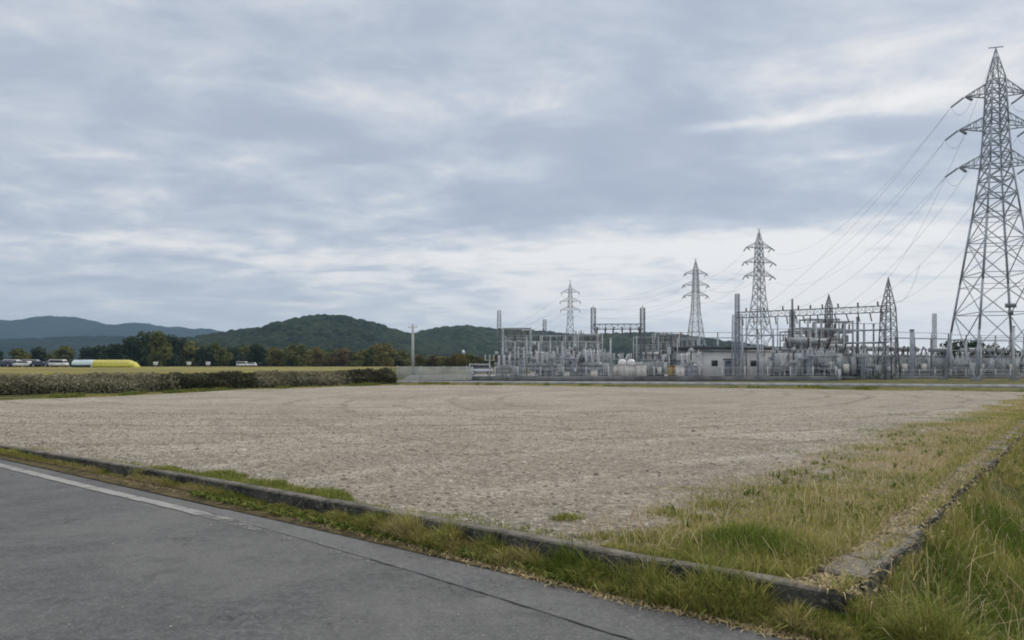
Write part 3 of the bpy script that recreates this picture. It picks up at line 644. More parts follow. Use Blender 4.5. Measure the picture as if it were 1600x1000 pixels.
def make_tree(name, h, w, mm, seed, n=900, size=.38, low=.18):
    r_ = random.Random(seed); root = empty(name)
    bl = []
    nb = 13
    for i in range(nb):
        a_ = r_.random()*6.28; hh = low+(1-low)*(i+.5)/nb; rr = w*.5*math.sin(math.pi*min(1, max(.12, (hh-low*.6)/(1.08-low*.6)))**.75)*.75
        q_ = r_.uniform(.2, 1); s_ = r_.uniform(.16, .26)*w
        bl.append((math.cos(a_)*rr*q_, math.sin(a_)*rr*q_, h*hh-s_*.5, s_*1.1, s_*1.1, s_*.9))
    mb = MB(); top = h*.72; mb.tube((0,0,-.4), (w*.02,0,h*.35), h*.028, h*.02, 7); mb.tube((w*.02,0,h*.35), (0,0,top), h*.02, h*.006, 6)
    for b_ in bl[::2]: mb.tube((w*.015,0,max(h*.15,b_[2]*.6)), b_[:3], h*.010, h*.003, 5)
    mb.build('trunk', M['bark'], root)
    V, Fq, T = leafcloud(bl, n, size, seed); npmesh('crown', V, Fq, mm, root, tint=T)
    return root
protoT = {}
placed = []
def tree(kind, px, Y, ytop, wide, label, group, name='tree'):
    key = (kind, len([1 for p in placed if p[0] == kind]) % 3)
    z0 = float(gz(np.array([xx(px, Y)]), np.array([float(Y)]))[0]); h = zx(ytop, Y)-z0
    placed.append((kind,))
    par = {'dark':('leaf_dark',9,8),'mid':('leaf_mid',8,8),'yel':('leaf_yel',7,7),'rust':('leaf_rust',7,6)}[kind]
    rz = random.random()*6.28
    if key not in protoT:
        t_ = make_tree(name, 8.0, 8.0, M[par[0]], hash(kind) % 97*0+sum(map(ord, kind))+key[1]*7, 1500, .42); protoT[key] = t_
        t_.location = (xx(px, Y), Y, z0); t_.rotation_euler[2] = rz; tag(t_, label, 'tree', group); o = t_
    else: o = copy_tree(protoT[key], (xx(px, Y), Y, z0), rz, label=label, cat='tree', group=group); o.name = name
    o.scale = (1.25*wide*Y/F/8.0, 1.25*wide*Y/F/8.0, 1.0*h/8.0); return o
random.seed(3)
G1 = 'dark trees at the left end of the far treeline'
for px, yt, w, k in ((185,538,34,'dark'),(205,528,36,'dark'),(228,521,42,'dark'),(246,519,38,'mid'),(262,525,40,'dark'),(282,530,36,'dark'),(300,534,38,'mid')):
    tree(k, px, random.uniform(240, 290), yt, w, f'{"dark green" if k=="dark" else "olive green"} bushy tree in the tall dark clump left of the round hill', G1)
G2 = 'olive trees in the far treeline'
for i, px in enumerate(range(322, 402, 13)):
    tree('mid' if i % 3 else 'dark', px+random.uniform(-3,3), random.uniform(250, 300), random.uniform(535, 545), random.uniform(24,34), f'{"olive" if i%3 else "dark"} rounded tree below the left foot of the round hill', G2)
G3 = 'yellowing trees in the far treeline'
for i, (px, yt, k) in enumerate(((405,541,'yel'),(418,547,'mid'),(430,543,'yel'),(445,549,'mid'),(458,537,'mid'),(470,539,'mid'),(482,548,'yel'),(495,543,'yel'),(508,550,'mid'),(520,551,'rust'),(533,545,'rust'),(546,549,'rust'),(557,553,'mid'),(568,547,'yel'),(580,541,'mid'),(592,539,'yel'),(604,538,'yel'),(617,545,'mid'),(630,549,'mid'))):
    nm = {'yel':'yellow-green','mid':'olive','rust':'rust-brown'}[k]; side = 'below the summit of' if px < 560 else 'at the right foot of'
    tree(k, px, random.uniform(250, 300), yt, random.uniform(20,30), f'{nm} autumn tree in the far treeline {side} the round hill', G3)
for i, px in enumerate(range(190, 640, 13)):
    k = 'dark' if px < 320 else ('mid','dark','mid','yel')[i % 4]
    tree(k, px+random.uniform(-3,3), random.uniform(305, 330), random.uniform(546, 552) if px > 320 else random.uniform(538, 546), random.uniform(24,32), {'dark':'dark','mid':'olive','yel':'yellowish'}[k]+' tree filling the back row of the far treeline '+('left of the round hill' if px < 380 else 'below the round hill'), 'back row of the far treeline')
G4 = 'low bushes right of the concrete pole'
for i, px in enumerate(range(656, 800, 11)):
    k = ('yel','mid','rust')[i % 3]; tree(k, px, random.uniform(190, 220), random.uniform(553, 560), random.uniform(18,26), f'low {dict(yel="yellowish",mid="olive",rust="brownish")[k]} tree above the slatted fence right of the concrete pole', G4)
for i, px in enumerate((-40, -10, 28, 62, 102, 135, 160)):
    k = ('dark','mid')[i in (2,4)]; tree(k, px, random.uniform(260, 320), random.uniform(540, 547), random.uniform(24,36), f'{"olive" if k=="mid" else "dark"} tree behind the parked cars at the far left', 'trees behind the parked cars')
G5 = 'dark trees behind the right pylon'
for i, (px, yt, w) in enumerate(((1478,537,34),(1500,533,36),(1525,534,36),(1550,540,34),(1575,546,34),(1605,548,36),(1640,540,40))):
    tree('dark', px, 125+i*2, yt, w, 'dense dark tree behind the feet of the large pylon', G5)
for i, px in enumerate(range(1318, 1472, 12)):
    tree('dark', px, 122+(i%3)*3, random.uniform(558, 563), random.uniform(18,24), 'low dark tree behind the right-hand equipment of the substation', 'low dark trees behind the substation')

# ------------------------------------------------------------------ brush on the bank
def hedge(px0, py0, px1, py1, top0, top1, n, mm, size, label, depth=1.3):
    (xa, ya), (xb, yb) = gp(px0, py0, .15), gp(px1, py1, .15)
    t_ = np.clip(rng.random(n)*1.06-.03+rng.normal(0, .018, n), -.12 if px0 > -100 else 0, 1.06 if px1 < 600 else 1); d = rng.random(n)*depth; x = xa+(xb-xa)*t_; y = ya+(yb-ya)*t_; 
    nx, ny = -(yb-ya), (xb-xa); l_ = math.hypot(nx, ny); nx, ny = nx/l_, ny/l_
    if ny < 0: nx, ny = -nx, -ny
    x = x+nx*d; y = y+ny*d
    ht = (top0*(1-t_)+top1*t_); Ht = EYE+(HZ-ht)*y/F
    bumpy = fbm(x*1.1, y*1.1, 3); Ht = Ht*(1-.02)+.42*(bumpy-.55)+.12*(fbm(x*4, y*4, 2)-.5)
    z0 = gz(x, y); z = .12+(Ht-.12)*np.minimum(rng.random(n)**.7, 1)*(0.45+.55*sm(d/depth*1.6+.25))
    C = np.stack([x, y, z], -1); s_ = (size*(.4+rng.random(n)))[:,None]
    nrm = rng.normal(size=(n,3)); nrm[:,1] -= .8; nrm[:,2] += .5; nrm /= np.linalg.norm(nrm, axis=1)[:,None]
    t1_ = np.cross(nrm, rng.normal(size=(n,3))); t1_ /= np.linalg.norm(t1_, axis=1)[:,None]; t2_ = np.cross(nrm, t1_)
    V = np.stack([C-t1_*s_, C-t2_*s_*.45, C+t1_*s_, C+t2_*s_*.45], 1).reshape(-1,3)
    T = np.clip(.7*fbm(x*.9+z, y*.9+z*2, 3)+.45*rng.random(n)-.05, 0, 1)
    return tag(npmesh('hedge', V, np.arange(4*n).reshape(n,4), mm, tint=np.repeat(np.column_stack([T]*3), 4, 0)), label=label, cat='hedge')
hedge(-160, 621, 262, 611, 584, 583, 30000, M['brush_dry'], .075, 'long grey-brown brush hedge on the bank at the far left of the gravel lot')
hedge(262, 611, 405, 606, 582, 581, 13000, M['brush_dark'], .08, 'dark leafy hedge section in the middle of the bank')
hedge(405, 606, 545, 602.5, 581, 580, 13000, M['brush_dry'], .09, 'brown brush hedge section between the two dark ones on the bank')
hedge(545, 602.5, 620, 600.5, 578, 576, 12000, M['brush_dark'], .09, 'dark green bush at the right end of the bank beside the slatted fence', 1.8)

# ------------------------------------------------------------------ far road, yard
def poly_sheet(name, near, far, z, mm, n=80):
    a_ = arc(np.array(near), n); b_ = arc(np.array(far), n); V = np.concatenate([np.column_stack([a_, np.full(n, z)]), np.column_stack([b_, np.full(n, z)])])
    i_ = np.arange(n-1); return npmesh(name, V, np.stack([i_, i_+1, i_+1+n, i_+n], -1), mm)
fn = [(xx(620,64.5),64.5),(xx(735,63),63),(xx(1000,59),59),(xx(1300,54),54),(xx(1600,50),50),(xx(2000,46),46)]
ff = [(xx(620,69),69),(xx(735,68),68),(xx(1000,66),66),(xx(1300,60),60),(xx(1600,55),55),(xx(2000,51),51)]
tag(poly_sheet('road_far', fn, ff, .19, M['road_far']), kind='structure')
gk = MB()
fa = arc(np.array(fn), 60)
for i in range(59):
    p, q_ = fa[i], fa[i+1]; c_ = (p+q_)/2; gk.box((c_[0], c_[1]-.1, .18), (np.hypot(*(q_-p))-.02, .16, .26), math.atan2(q_[1]-p[1], q_[0]-p[0]))
M['kerbpale'] = simple('pale_kerb_concrete', (.40,.41,.43), (.52,.53,.54), 1.5, .9)
tag(gk.build('kerb', M['kerbpale']), 'pale straight kerb along the near side of the road past the substation', 'kerb')
tag(poly_sheet('yard_gravel', [(xx(625,70),70),(xx(735,72.5),72.5),(xx(1310,72.5),72.5),(xx(1320,84),84),(xx(1640,88),88)], [(xx(640,112),112),(xx(735,125),125),(xx(1300,125),125),(xx(1310,125),125),(xx(1600,120),120)], .2, M['stone_sub']), kind='structure')

# slatted fence
def fence(name, pts, h, mm, label, slat=.11, w=.055, post=2.0, base=None, group=None):
    root = empty(name, (pts[0][0], pts[0][1], .1), label=label, cat='fence', group=group); o0 = np.array([pts[0][0], pts[0][1]])
    P_ = np.array(pts)-o0; d = np.concatenate([[0], np.cumsum(np.hypot(*np.diff(P_, axis=0).T))]); L_ = d[-1]
    at_ = lambda s_: (np.interp(s_, d, P_[:,0]), np.interp(s_, d, P_[:,1]))
    mb = MB()
    if slat:
        for s_ in np.arange(.05, L_, slat):
            x, y = at_(s_); x2, y2 = at_(s_+.02); mb.box((x, y, h/2+.06), (w, .02, h-.12), math.atan2(y2-y, x2-x))
    for hh in (h*.12, h*.5, h*.93):
        for i in range(len(P_)-1): mb.tube((*P_[i], hh), (*P_[i+1], hh), .03)
    mb.build('panel', mm, root)
    for s_ in np.arange(0, L_, post):
        x, y = at_(s_); MB().box((x, y, h/2+.02), (.09, .09, h+.1)).build('post', mm, root)
    if base:
        mb = MB()
        for i in range(len(P_)-1):
            c_ = (P_[i]+P_[i+1])/2; e_ = P_[i+1]-P_[i]; mb.box((c_[0], c_[1], base/2-.1), (np.hypot(*e_), .2, base+.2), math.atan2(e_[1], e_[0]))
        mb.build('base_wall', M['concrete_far'], root)
    return root
fence('fence', [(xx(621,69.5),69.5),(xx(738,71),71)], 1.55, M['slat'], 'pale slatted fence between the dark bush and the substation', .14, .085, 2.4)
fence('fence', [(xx(738,71),71),(xx(1000,71),71),(xx(1308,71),71)], 1.5, M['steel_pale'], 'see-through mesh fence on a low concrete wall along the front of the substation', .6, .022, 2.4, .55)
fence('fence', [(xx(1310,71.3),71.3),(xx(1316,82.5),82.5),(xx(1480,86),86),(xx(1640,90),90)], 1.2, M['steel_pale'], 'low mesh fence behind the grass strip between the substation and the big pylon', .30, .022, 2.4, .35)

# ------------------------------------------------------------------ pylons
def lattice_body(mb, levels, r, cross=True, horiz=True):
    """levels: list of (z, half side); braces on four faces"""
    for (z0, a0), (z1, a1) in zip(levels[:-1], levels[1:]):
        c0 = [(-a0,-a0,z0),(a0,-a0,z0),(a0,a0,z0),(-a0,a0,z0)]; c1 = [(-a1,-a1,z1),(a1,-a1,z1),(a1,a1,z1),(-a1,a1,z1)]
        for i in range(4):
            j = (i+1) % 4; mb.tube(c0[i], c1[j], r, n=4, caps=False); mb.tube(c0[j], c1[i], r, n=4, caps=False)
            if horiz: mb.tube(c1[i], c1[j], r, n=4, caps=False)
def lerp_levels(prof, zs): 
    zz = [p[0] for p in prof]; aa = [p[1] for p in prof]; return [(z, float(np.interp(z, zz, aa))) for z in zs]
def make_pylon(prof, arms, top, zs, label, group, lw=.13, bw=.055, sign=False):
    root = empty('pylon', label=label, cat='pylon', group=group)
    for sx, sy in ((-1,-1),(1,-1),(1,1),(-1,1)):
        mb = MB()
        for (z0, a0), (z1, a1) in zip(prof[:-1], prof[1:]): mb.tube((sx*a0, sy*a0, z0), (sx*a1, sy*a1, z1), lw*(1 if z0 < 18 else .8), n=4)
        lg = mb.build('leg', M['steel'], root)
        MB().box((sx*prof[0][1], sy*prof[0][1], -.05), (.9,.9,.8), 0, .8).build('footing', M['concrete_far'], lg)
    mb = MB(); lv = lerp_levels(prof, zs); kk = next(i for i, l_ in enumerate(lv) if l_[0] > 18); lattice_body(mb, lv[:kk+1], bw); lattice_body(mb, lv[kk:], bw*(1.35 if sign else 1))
    for (z0, a0), (z1, a1) in zip(lv[:6], lv[1:7]):     # secondary struts from leg to the crossing point
        if not sign or z0 > 16: break
        zc, ac = (z0+z1)/2+.9, float(np.interp((z0+z1)/2+.9, [z0, z1], [a0, a1]))
        for i, (sx, sy, tx, ty) in enumerate(((-1,-1,1,-1),(1,-1,1,1),(1,1,-1,1),(-1,1,-1,-1))):
            mid = ((sx+tx)/2*ac, (sy+ty)/2*ac, zc)
            mb.tube((sx*ac, sy*ac, zc), mid, bw*.7, caps=False); mb.tube(mid, (tx*ac, ty*ac, zc), bw*.7, caps=False)
    mb.build('bracing', M['steel'], root)
    mb = MB(); at_ = prof[-1]
    for sx, sy in ((-1,-1),(1,-1),(1,1),(-1,1)): mb.tube((sx*at_[1], sy*at_[1], at_[0]), (0,0,top), lw*.6, lw*.35)
    lattice_body(mb, [(at_[0], at_[1]), (at_[0]+(top-at_[0])*.4, at_[1]*.6), (at_[0]+(top-at_[0])*.7, at_[1]*.3)], bw*.7)
    mb.tube((-.75,0,top), (.75,0,top+.05), .06); mb.build('peak', M['steel'], root)
    for z, ln in arms:
        a_ = float(np.interp(z, [p[0] for p in prof], [p[1] for p in prof])); a2 = float(np.interp(z+1.5, [p[0] for p in prof], [p[1] for p in prof]))
        for s_ in (-1, 1):
            mb = MB(); tip = (s_*ln, 0, z+.05)
            for sy in (-1, 1):
                mb.tube((s_*a_, sy*a_, z), tip, .07); mb.tube((s_*a2, sy*a2, z+1.5), tip, .06)
                for k in (.3, .55, .8):
                    p0 = Vector((s_*a_, sy*a_, z)).lerp(Vector(tip), k); p1 = Vector((s_*a2, sy*a2, z+1.5)).lerp(Vector(tip), k); mb.tube(p0, p1, .035, caps=False)
                    p2 = Vector((s_*a2, sy*a2, z+1.5)).lerp(Vector(tip), k-.25); mb.tube(p0, p2, .03, caps=False)
            for k in (0,.3,.6):
                p0 = Vector((s_*a_, -a_, z)).lerp(Vector(tip), k); p1 = Vector((s_*a_, a_, z)).lerp(Vector(tip), k+.2); mb.tube(p0, p1, .035, caps=False)
            ar = mb.build('crossarm', M['steel'], root)
            for dy in (-1, 1):
                mb = MB(); dv = (Vector((-.85, .53, -.65)) if sign and dy > 0 else Vector((s_*-.05, dy*.9, -.62))).normalized(); mb.insul(Vector(tip)+dv*.15, dv, 1.5, .16, 8); mb.build('insulator', M['steel_dark'], ar)
    mb = MB(); r0 = lv[0]
    for i in range(60):       # climbing ladder rungs up one face
        z = 3+i*.45; a_ = float(np.interp(z, [p[0] for p in prof], [p[1] for p in prof])); mb.tube((-.2,-a_*.98+.02,z), (.2,-a_*.98+.02,z), .02, caps=False)
    mb.tube((-.2,-float(np.interp(3,[p[0] for p in prof],[p[1] for p in prof]))*.98,3), (-.2,-float(np.interp(29.6,[p[0] for p in prof],[p[1] for p in prof]))*.98,29.6), .025); mb.build('ladder', M['steel'], root)
    if sign:
        a_ = float(np.interp(8, [p[0] for p in prof], [p[1] for p in prof])); mb = MB(); mb.box((0,-a_-.06,8.05), (1.1,.05,.45)); mb.box((0,-a_-.06,7.3), (.5,.05,.5)); mb.build('plate', M['steel_dark'], root)
    return root
prof = [(0,3.8),(5.5,3.17),(11,2.52),(18.3,1.66),(24.1,1.07),(28.3,.86),(33.4,.68)]
zs = [0,7.4,11.8,15.6,18.5,20.6,22.4,23.9,25.2,26.5,27.8,28.9,30.1,31.2,32.3,33.4]
RA = math.radians(-9.5)
YT = 75.0; XT = xx(1556, YT)
py0 = make_pylon(prof, ((31.8,3.1),(28.1,3.7),(23.9,3.7)), 37.1, zs, 'tall silver lattice pylon at the right edge of the photo, nearest and largest of all', 'lattice pylons', sign=True)
py0.location = (XT, YT, .15); py0.rotation_euler[2] = RA
prof2 = [(0,3.3),(10,2.0),(18.3,1.05),(33.4,.62)]
fars = []
YP = lambda top: 35.6*F/(HZ-top)
for px, top, lab, rz in ((1186,357,'grey lattice pylon standing behind the white substation building, second tallest in view', .25),(1087,404,'grey lattice pylon just left of the white substation building', .1),(891,438,'small distant lattice pylon above the left half of the substation', -.1)):
    Y = YP(top); o = make_pylon([(0,3.3),(10,2.2),(20,1.15),(26,.9),(33.4,.68)], ((32.3,3.7),(28.5,4.2),(25.0,4.0)), 37.2, [0,5,9.5,13.2,16.4,19.2,21.8,24.2,26.4,28.5,30.6,32.2,33.4], lab, 'lattice pylons', .15, .08)
    o.location = (xx(px, Y), Y, 0); o.rotation_euler[2] = rz; fars.append(o)

def tipw(o, s_, ln, z, rz, dy=0, drop=1.5):
    l = o.location; sc = o.scale[0]; c_, sn = math.cos(rz), math.sin(rz); x, y = s_*ln*sc, dy*sc
    return Vector((l.x+x*c_-y*sn, l.y+x*sn+y*c_, l.z+(z-drop)*sc))
def wire(p, q_, sag, r, label, group, n=28):
    p, q_ = Vector(p), Vector(q_); V = []; Fq = []; d = (q_-p).normalized(); a_ = d.cross(Vector((0,0,1))).normalized(); b_ = d.cross(a_)
    for i in range(n+1):
        t_ = i/n; c_ = p.lerp(q_, t_)-Vector((0,0,sag*4*t_*(1-t_)))
        for k in range(3): an = k*2.094; V.append(tuple(c_+a_*r*math.cos(an)+b_*r*math.sin(an)))
    for i in range(n):
        for k in range(3): j = (k+1) % 3; Fq.append((i*3+k, i*3+j, i*3+3+j, i*3+3+k))
    return tag(npmesh('power_line', V, Fq, M['wire']), label, 'wire', group)
GW = 'lines from the big pylon to the substation gantry'
gant = lambda px: Vector((xx(px, 90-(px-1152)*10/236), 90-(px-1152)*10/236, 8.5))
for k, (z, ln) in enumerate(((31.8,3.1),(28.1,3.7),(23.9,3.7))):
    lvl = ('top','middle','bottom')[k]
    wire(tipw(py0, -1, ln+1.17, z, RA, .74, .88), gant(1175+k*22), 2.0+k*.4, .015, f'thin line from the {lvl} left arm of the big pylon to the gantry left end', GW)
    wire(tipw(py0, 1, ln-1.17, z, RA, .74, .88), gant(1310+k*24), 2.6+k*.4, .014, f'thin line from the {lvl} right arm of the big pylon to the gantry right half', GW)
    wire(tipw(py0, -1, ln+1.17, z, RA, .74, .88), tipw(fars[0], 1, 4, (32.3,28.5,25)[k], .25, -1), 5, .016, f'line from the {lvl} left arm of the big pylon to the next', 'lines from the big pylon to the next one')
    wire(tipw(py0, -1, ln, z, RA, -1.2, 1.1), tipw(py0, -1, ln+1.17, z, RA, .74, .88), 1.1, .02, f'jumper loop under the {lvl} left arm of the big pylon', 'jumper loops', 10)
    wire(tipw(py0, 1, ln, z, RA, -1.2, 1.1), tipw(py0, 1, ln-1.17, z, RA, .74, .88), 1.1, .02, f'jumper loop under the {lvl} right arm of the big pylon', 'jumper loops', 10)
    wire(tipw(py0, 1, ln, z, RA, -1.2, 1.1), Vector((xx(1556,75)+62, 20, z+2)), 3, .015, f'line leaving the {lvl} right arm of the big pylon out of the picture', 'lines leaving to the right')
    for s_ in (-1, 1):
        sd_ = 'left' if s_ < 0 else 'right'
        zz = (32.3,28.5,25)[k]
        wire(tipw(fars[0], s_, 4, zz, .25, 1), tipw(fars[1], s_, 4, zz, .1, -1), 3, .024, f'line on the {lvl} {sd_} side between the two nearer distant pylons', 'lines between the distant pylons')
        wire(tipw(fars[1], s_, 4, zz, .1, 1), tipw(fars[2], s_, 4, zz, -.1, -1), 4, .024, f'line on the {lvl} {sd_} side between the second and the farthest pylon', 'lines between the distant pylons')
        wire(tipw(fars[2], s_, 4, zz, -.1, 1), Vector((-30+s_*4, 560, zz)), 7, .034, f'line on the {lvl} {sd_} side running left from the farthest pylon', 'lines beyond the farthest pylon')
wire((XT, YT, 37.2), gant(1388)+Vector((0,0,3.6)), 2.5, .014, 'earth wire from the tip of the big pylon to the gantry spire', GW)
wire((xx(1437,82), 82, zx(415,82)), gant(1396)+Vector((0,0,1.0)), 1.6, .02, 'short slack line curling down to the tall right gantry spire', GW)

# ------------------------------------------------------------------ substation gantries
def lat_col(mb, x, y, h, w0, w1, r=.05, br=.025, step=1.0, spire=None):
    for sx, sy in ((-1,-1),(1,-1),(1,1),(-1,1)): mb.tube((x+sx*w0/2, y+sy*w0/2, 0), (x+sx*w1/2, y+sy*w1/2, h), r)
    n_ = max(2, int(h/step)); prev = None
    for i in range(n_+1):
        a_ = (w0+(w1-w0)*i/n_)/2; z = h*i/n_; c_ = [(x-a_,y-a_,z),(x+a_,y-a_,z),(x+a_,y+a_,z),(x-a_,y+a_,z)]
        if prev:
            for k in range(4): j = (k+1)%4; mb.tube(prev[k], c_[j], br, caps=False); mb.tube(prev[j], c_[k], br, caps=False)
        for k in range(4): mb.tube(c_[k], c_[(k+1)%4], br, caps=False)
        prev = c_
    if spire:
        for sx, sy in ((-1,-1),(1,-1),(1,1),(-1,1)): mb.tube((x+sx*w1/2, y+sy*w1/2, h), (x, y, spire), r*.9, r*.5)
        for i in range(1, 5):
            t_ = i/5; a_ = w1/2*(1-t_); z = h+(spire-h)*t_; a0 = w1/2*(1-t_+.2); z0_ = h+(spire-h)*(t_-.2)
            c_ = [(x-a_,y-a_,z),(x+a_,y-a_,z),(x+a_,y+a_,z),(x-a_,y+a_,z)]; c0_ = [(x-a0,y-a0,z0_),(x+a0,y-a0,z0_),(x+a0,y+a0,z0_),(x-a0,y+a0,z0_)]
            for k in range(4): mb.tube(c0_[k], c_[(k+1)%4], br, caps=False); mb.tube(c_[k], c_[(k+1)%4], br, caps=False)
def lat_beam(mb, p, q_, dep=.8, wid=.6, r=.045, br=.025, step=.8):
    p, q_ = Vector(p), Vector(q_); d = q_-p; L_ = d.length; d.normalize(); s_ = d.cross(Vector((0,0,1))).normalized()*wid/2; u_ = Vector((0,0,dep))
    cs_ = [p-s_, p+s_, p+s_+u_, p-s_+u_]
    for c_ in cs_: mb.tube(c_, c_+d*L_, r)
    n_ = int(L_/step)
    for i in range(n_):
        a_, b_ = L_*i/n_, L_*(i+1)/n_
        for k in range(4):
            j = (k+1) % 4; mb.tube(cs_[k]+d*a_, cs_[j]+d*b_, br, caps=False)
            mb.tube(cs_[k]+d*a_, cs_[j]+d*a_, br, caps=False)
def strings(root, p, q_, n, drop=True, matn='brown_ceramic', r=.12, ln=1.1):
    p, q_ = Vector(p), Vector(q_)
    for i in range(n):
        c_ = p.lerp(q_, (i+.5)/n)
        MB().insul(c_, (random.uniform(-.2,.2), -.3, -1) if drop else (random.uniform(-.1,.1), 0, 1), ln, r, 6).build('insulator', M[matn], root)
random.seed(11)
gY = lambda px: 90-(px-1152)*10/236
root = empty('gantry', (0,0,.15), label='long lattice gantry with tall spires carrying the lines over the right half of the substation', cat='gantry')
mb = MB(); lat_col(mb, xx(1388,80), 80, 8.3, 1.75, 1.15, .085, .035, 1.1, 12.2); mb.build('column', M['steel_dark'], root, label='tallest tapering column at the right end')
mb = MB(); lat_col(mb, xx(1295,84), 84, 9.0, .75, .6, .06, .03, .8, 10.6); mb.build('column', M['steel_dark'], root)
mb = MB(); mb.tube((xx(1238,86.4),86.4,0), (xx(1238,86.4),86.4,10.2), .2, .12, 8); lat_col(mb, xx(1238,86.4), 86.4, 8.6, .55, .5, .04, .025, .7); mb.build('column', M['steel_dark'], root)
mb = MB(); lat_col(mb, xx(1152,90), 90, 8.4, 1.1, 1.0, .06, .03, .9); lat_col(mb, xx(1152,90), 90, 11.2, .5, .45, .05, .03, .5); mb.build('column', M['steel'], root)
for a_, b_ in ((1152,1238),(1238,1295),(1295,1388)):
    pA, pB = Vector((xx(a_,gY(a_)), gY(a_), 8.0)), Vector((xx(b_,gY(b_)), gY(b_), 8.0)); mb = MB(); lat_beam(mb, pA, pB, .75, .7); mb.build('beam', M['steel_dark'], root)
    strings(root, pA, pB, 5, True); strings(root, pA+Vector((0,0,.75)), pB+Vector((0,0,.75)), 3, False, 'brown_ceramic', .16, .55)
for z in (4.4, 5.9):
    mb = MB(); mb.tube((xx(1300,84),84,z), (xx(1388,80),80,z), .11, n=6); mb.build('bus_bar', M['steel'], root)
root = empty('gantry', (0,0,.15), label='lattice gantry of two masts and one high beam in the middle of the substation', cat='gantry')
for px in (927, 1004):
    mb = MB(); lat_col(mb, xx(px,92), 92, 9.5, .6, .55, .05, .03, .6); mb.tube((xx(px,92),92,9.5), (xx(px,92),92,9.9), .05); mb.build('column', M['steel_dark'], root)
pA, pB = Vector((xx(927,92),92,6.6)), Vector((xx(1004,92),92,6.6)); mb = MB(); lat_beam(mb, pA, pB, .7, .6, .06); mb.build('beam', M['steel_dark'], root); strings(root, pA+Vector((0,0,.3)), pB+Vector((0,0,.3)), 6, True, r=.16)
mb = MB(); prev = None
for i in range(13):
    t_ = i/12; c_ = pA.lerp(pB, t_)+Vector((0,0,-1.2-.3*math.sin(t_*9.4)))
    if prev: mb.tube(prev, c_, .05)
    prev = c_
mb.build('conductor', M['wire'], root)
root = empty('gantry', (0,0,.15), label='low gantry with a short dark boom at the left end of the substation', cat='gantry')
mb = MB(); lat_col(mb, xx(780,88), 88, 8.8, .7, .4, .05, .03, .6); mb.build('column', M['steel_dark'], root, label='slender mast at the left end')
mb = MB(); lat_col(mb, xx(851,95), 95, 8.1, .5, .4, .05, .03, .6); mb.build('column', M['steel_dark'], root)
mb = MB(); mb.tube((xx(800,95),95,6.6), (xx(851,95),95,6.45), .08); mb.insul((xx(800,95),95,6.6), (1,0,.05), 1.0, .17, 5); mb.insul((xx(849,95),95,6.3), (0,0,1), .6, .2, 4); mb.build('beam', M['steel_dark'], root)
r_ = empty('mast', (xx(1460,112),112,.2), label='slender pale lattice mast left of the feet of the big pylon', cat='mast'); mb = MB(); lat_col(mb, 0, 0, zx(490,112)-.2, .5, .45, .05, .03, .8); mb.build('frame', M['tank2'], r_); MB().box((0,0,.1),(1.4,1.4,.4)).build('footing', M['concrete_far'], r_)
# bus frames: rows of posts under one beam
def busframe(px0, px1, Y, h, npost, label, Y1=None, double=False, mm='steel', group='bus frames of the substation', r=.09):
    Y1 = Y1 or Y; root = empty('bus_support_row', (xx(px0,Y), Y, .15), label=label, cat='bus frame', group=group); o0 = Vector((xx(px0,Y), Y, 0))
    pa_, pb_ = Vector((0,0,0)), Vector((xx(px1,Y1), Y1, 0))-o0
    for i in range(npost):
        c_ = pa_.lerp(pb_, i/(npost-1)); MB().box((c_.x, c_.y, h/2), (.22,.22,h)).build('post', M[mm], root)
        MB().insul(c_+Vector((0,0,h+.08)), (0,0,1), .7, .13, 5).build('insulator', M['brown_ceramic' if i % 2 else 'porcelain'], root)
    mb = MB(); mb.tube(pa_+Vector((-.3,0,h)), pb_+Vector((.3,0,h)), r, n=4); mb.build('beam', M[mm], root)
    if double: MB().tube(pa_+Vector((0,0,h*.72)), pb_+Vector((0,0,h*.72)), r*.8).build('beam', M[mm], root)
    MB().tube(pa_+Vector((-.2,0,h+.8)), pb_+Vector((.2,0,h+.8)), .035, n=6).build('bus_bar', M['wire'], root)
    return root
busframe(786, 934, 84, 4.6, 9, 'front bus frame of nine grey posts in the left part of the substation', mm='tank2')
busframe(790, 930, 96, 5.0, 8, 'rear bus frame of the left part, behind the front one', mm='steel', double=True)
busframe(1036, 1150, 101, 5.8, 5, 'high thin bus frame from the middle yard to the roof of the white building')
busframe(1160, 1232, 88, 5.6, 4, 'bus frame of four posts in front of the right half of the white building', double=True)
busframe(1318, 1382, 86, 6.2, 3, 'tall three-post bus frame between the two largest gantry columns', double=True)
busframe(1400, 1482, 92, 5.4, 4, 'bus frame right of the tallest gantry spire', 96, double=True, mm='steel_dark')
busframe(1486, 1600, 100, 5.4, 6, 'bus frame seen through the legs of the big pylon', 104, double=True, mm='tank2')

# ------------------------------------------------------------------ equipment kinds
def k_switch():
    r_ = empty('disconnect_switch')
    for x in (-1.3, 1.3):
        mb = MB(); lat_col(mb, x, 0, 2.3, .35, .3, .03, .018, .5); mb.build('leg', M['steel'], r_)
    mb = MB(); mb.box((0,-.3,2.38), (3.3,.12,.16)); mb.box((0,.3,2.38), (3.3,.12,.16)); mb.build('frame', M['steel'], r_)
    for x in (-1.2, 0, 1.2):
        for y in (-.3, .3): MB().insul((x,y,2.46), (0,0,1), .8, .12, 6).build('insulator', M['porcelain'], r_)
    for x in (-1.2, 0, 1.2): mb = MB(); mb.tube((x,-.3,3.28), (x,.3,3.28), .04); mb.tube((x,-.3,3.28), (x,-.5,3.6), .03); mb.build('blade', M['steel_dark'], r_)
    MB().box((1.3,-.3,1.0), (.3,.25,.5)).build('drive_box', M['tank2'], r_); return r_
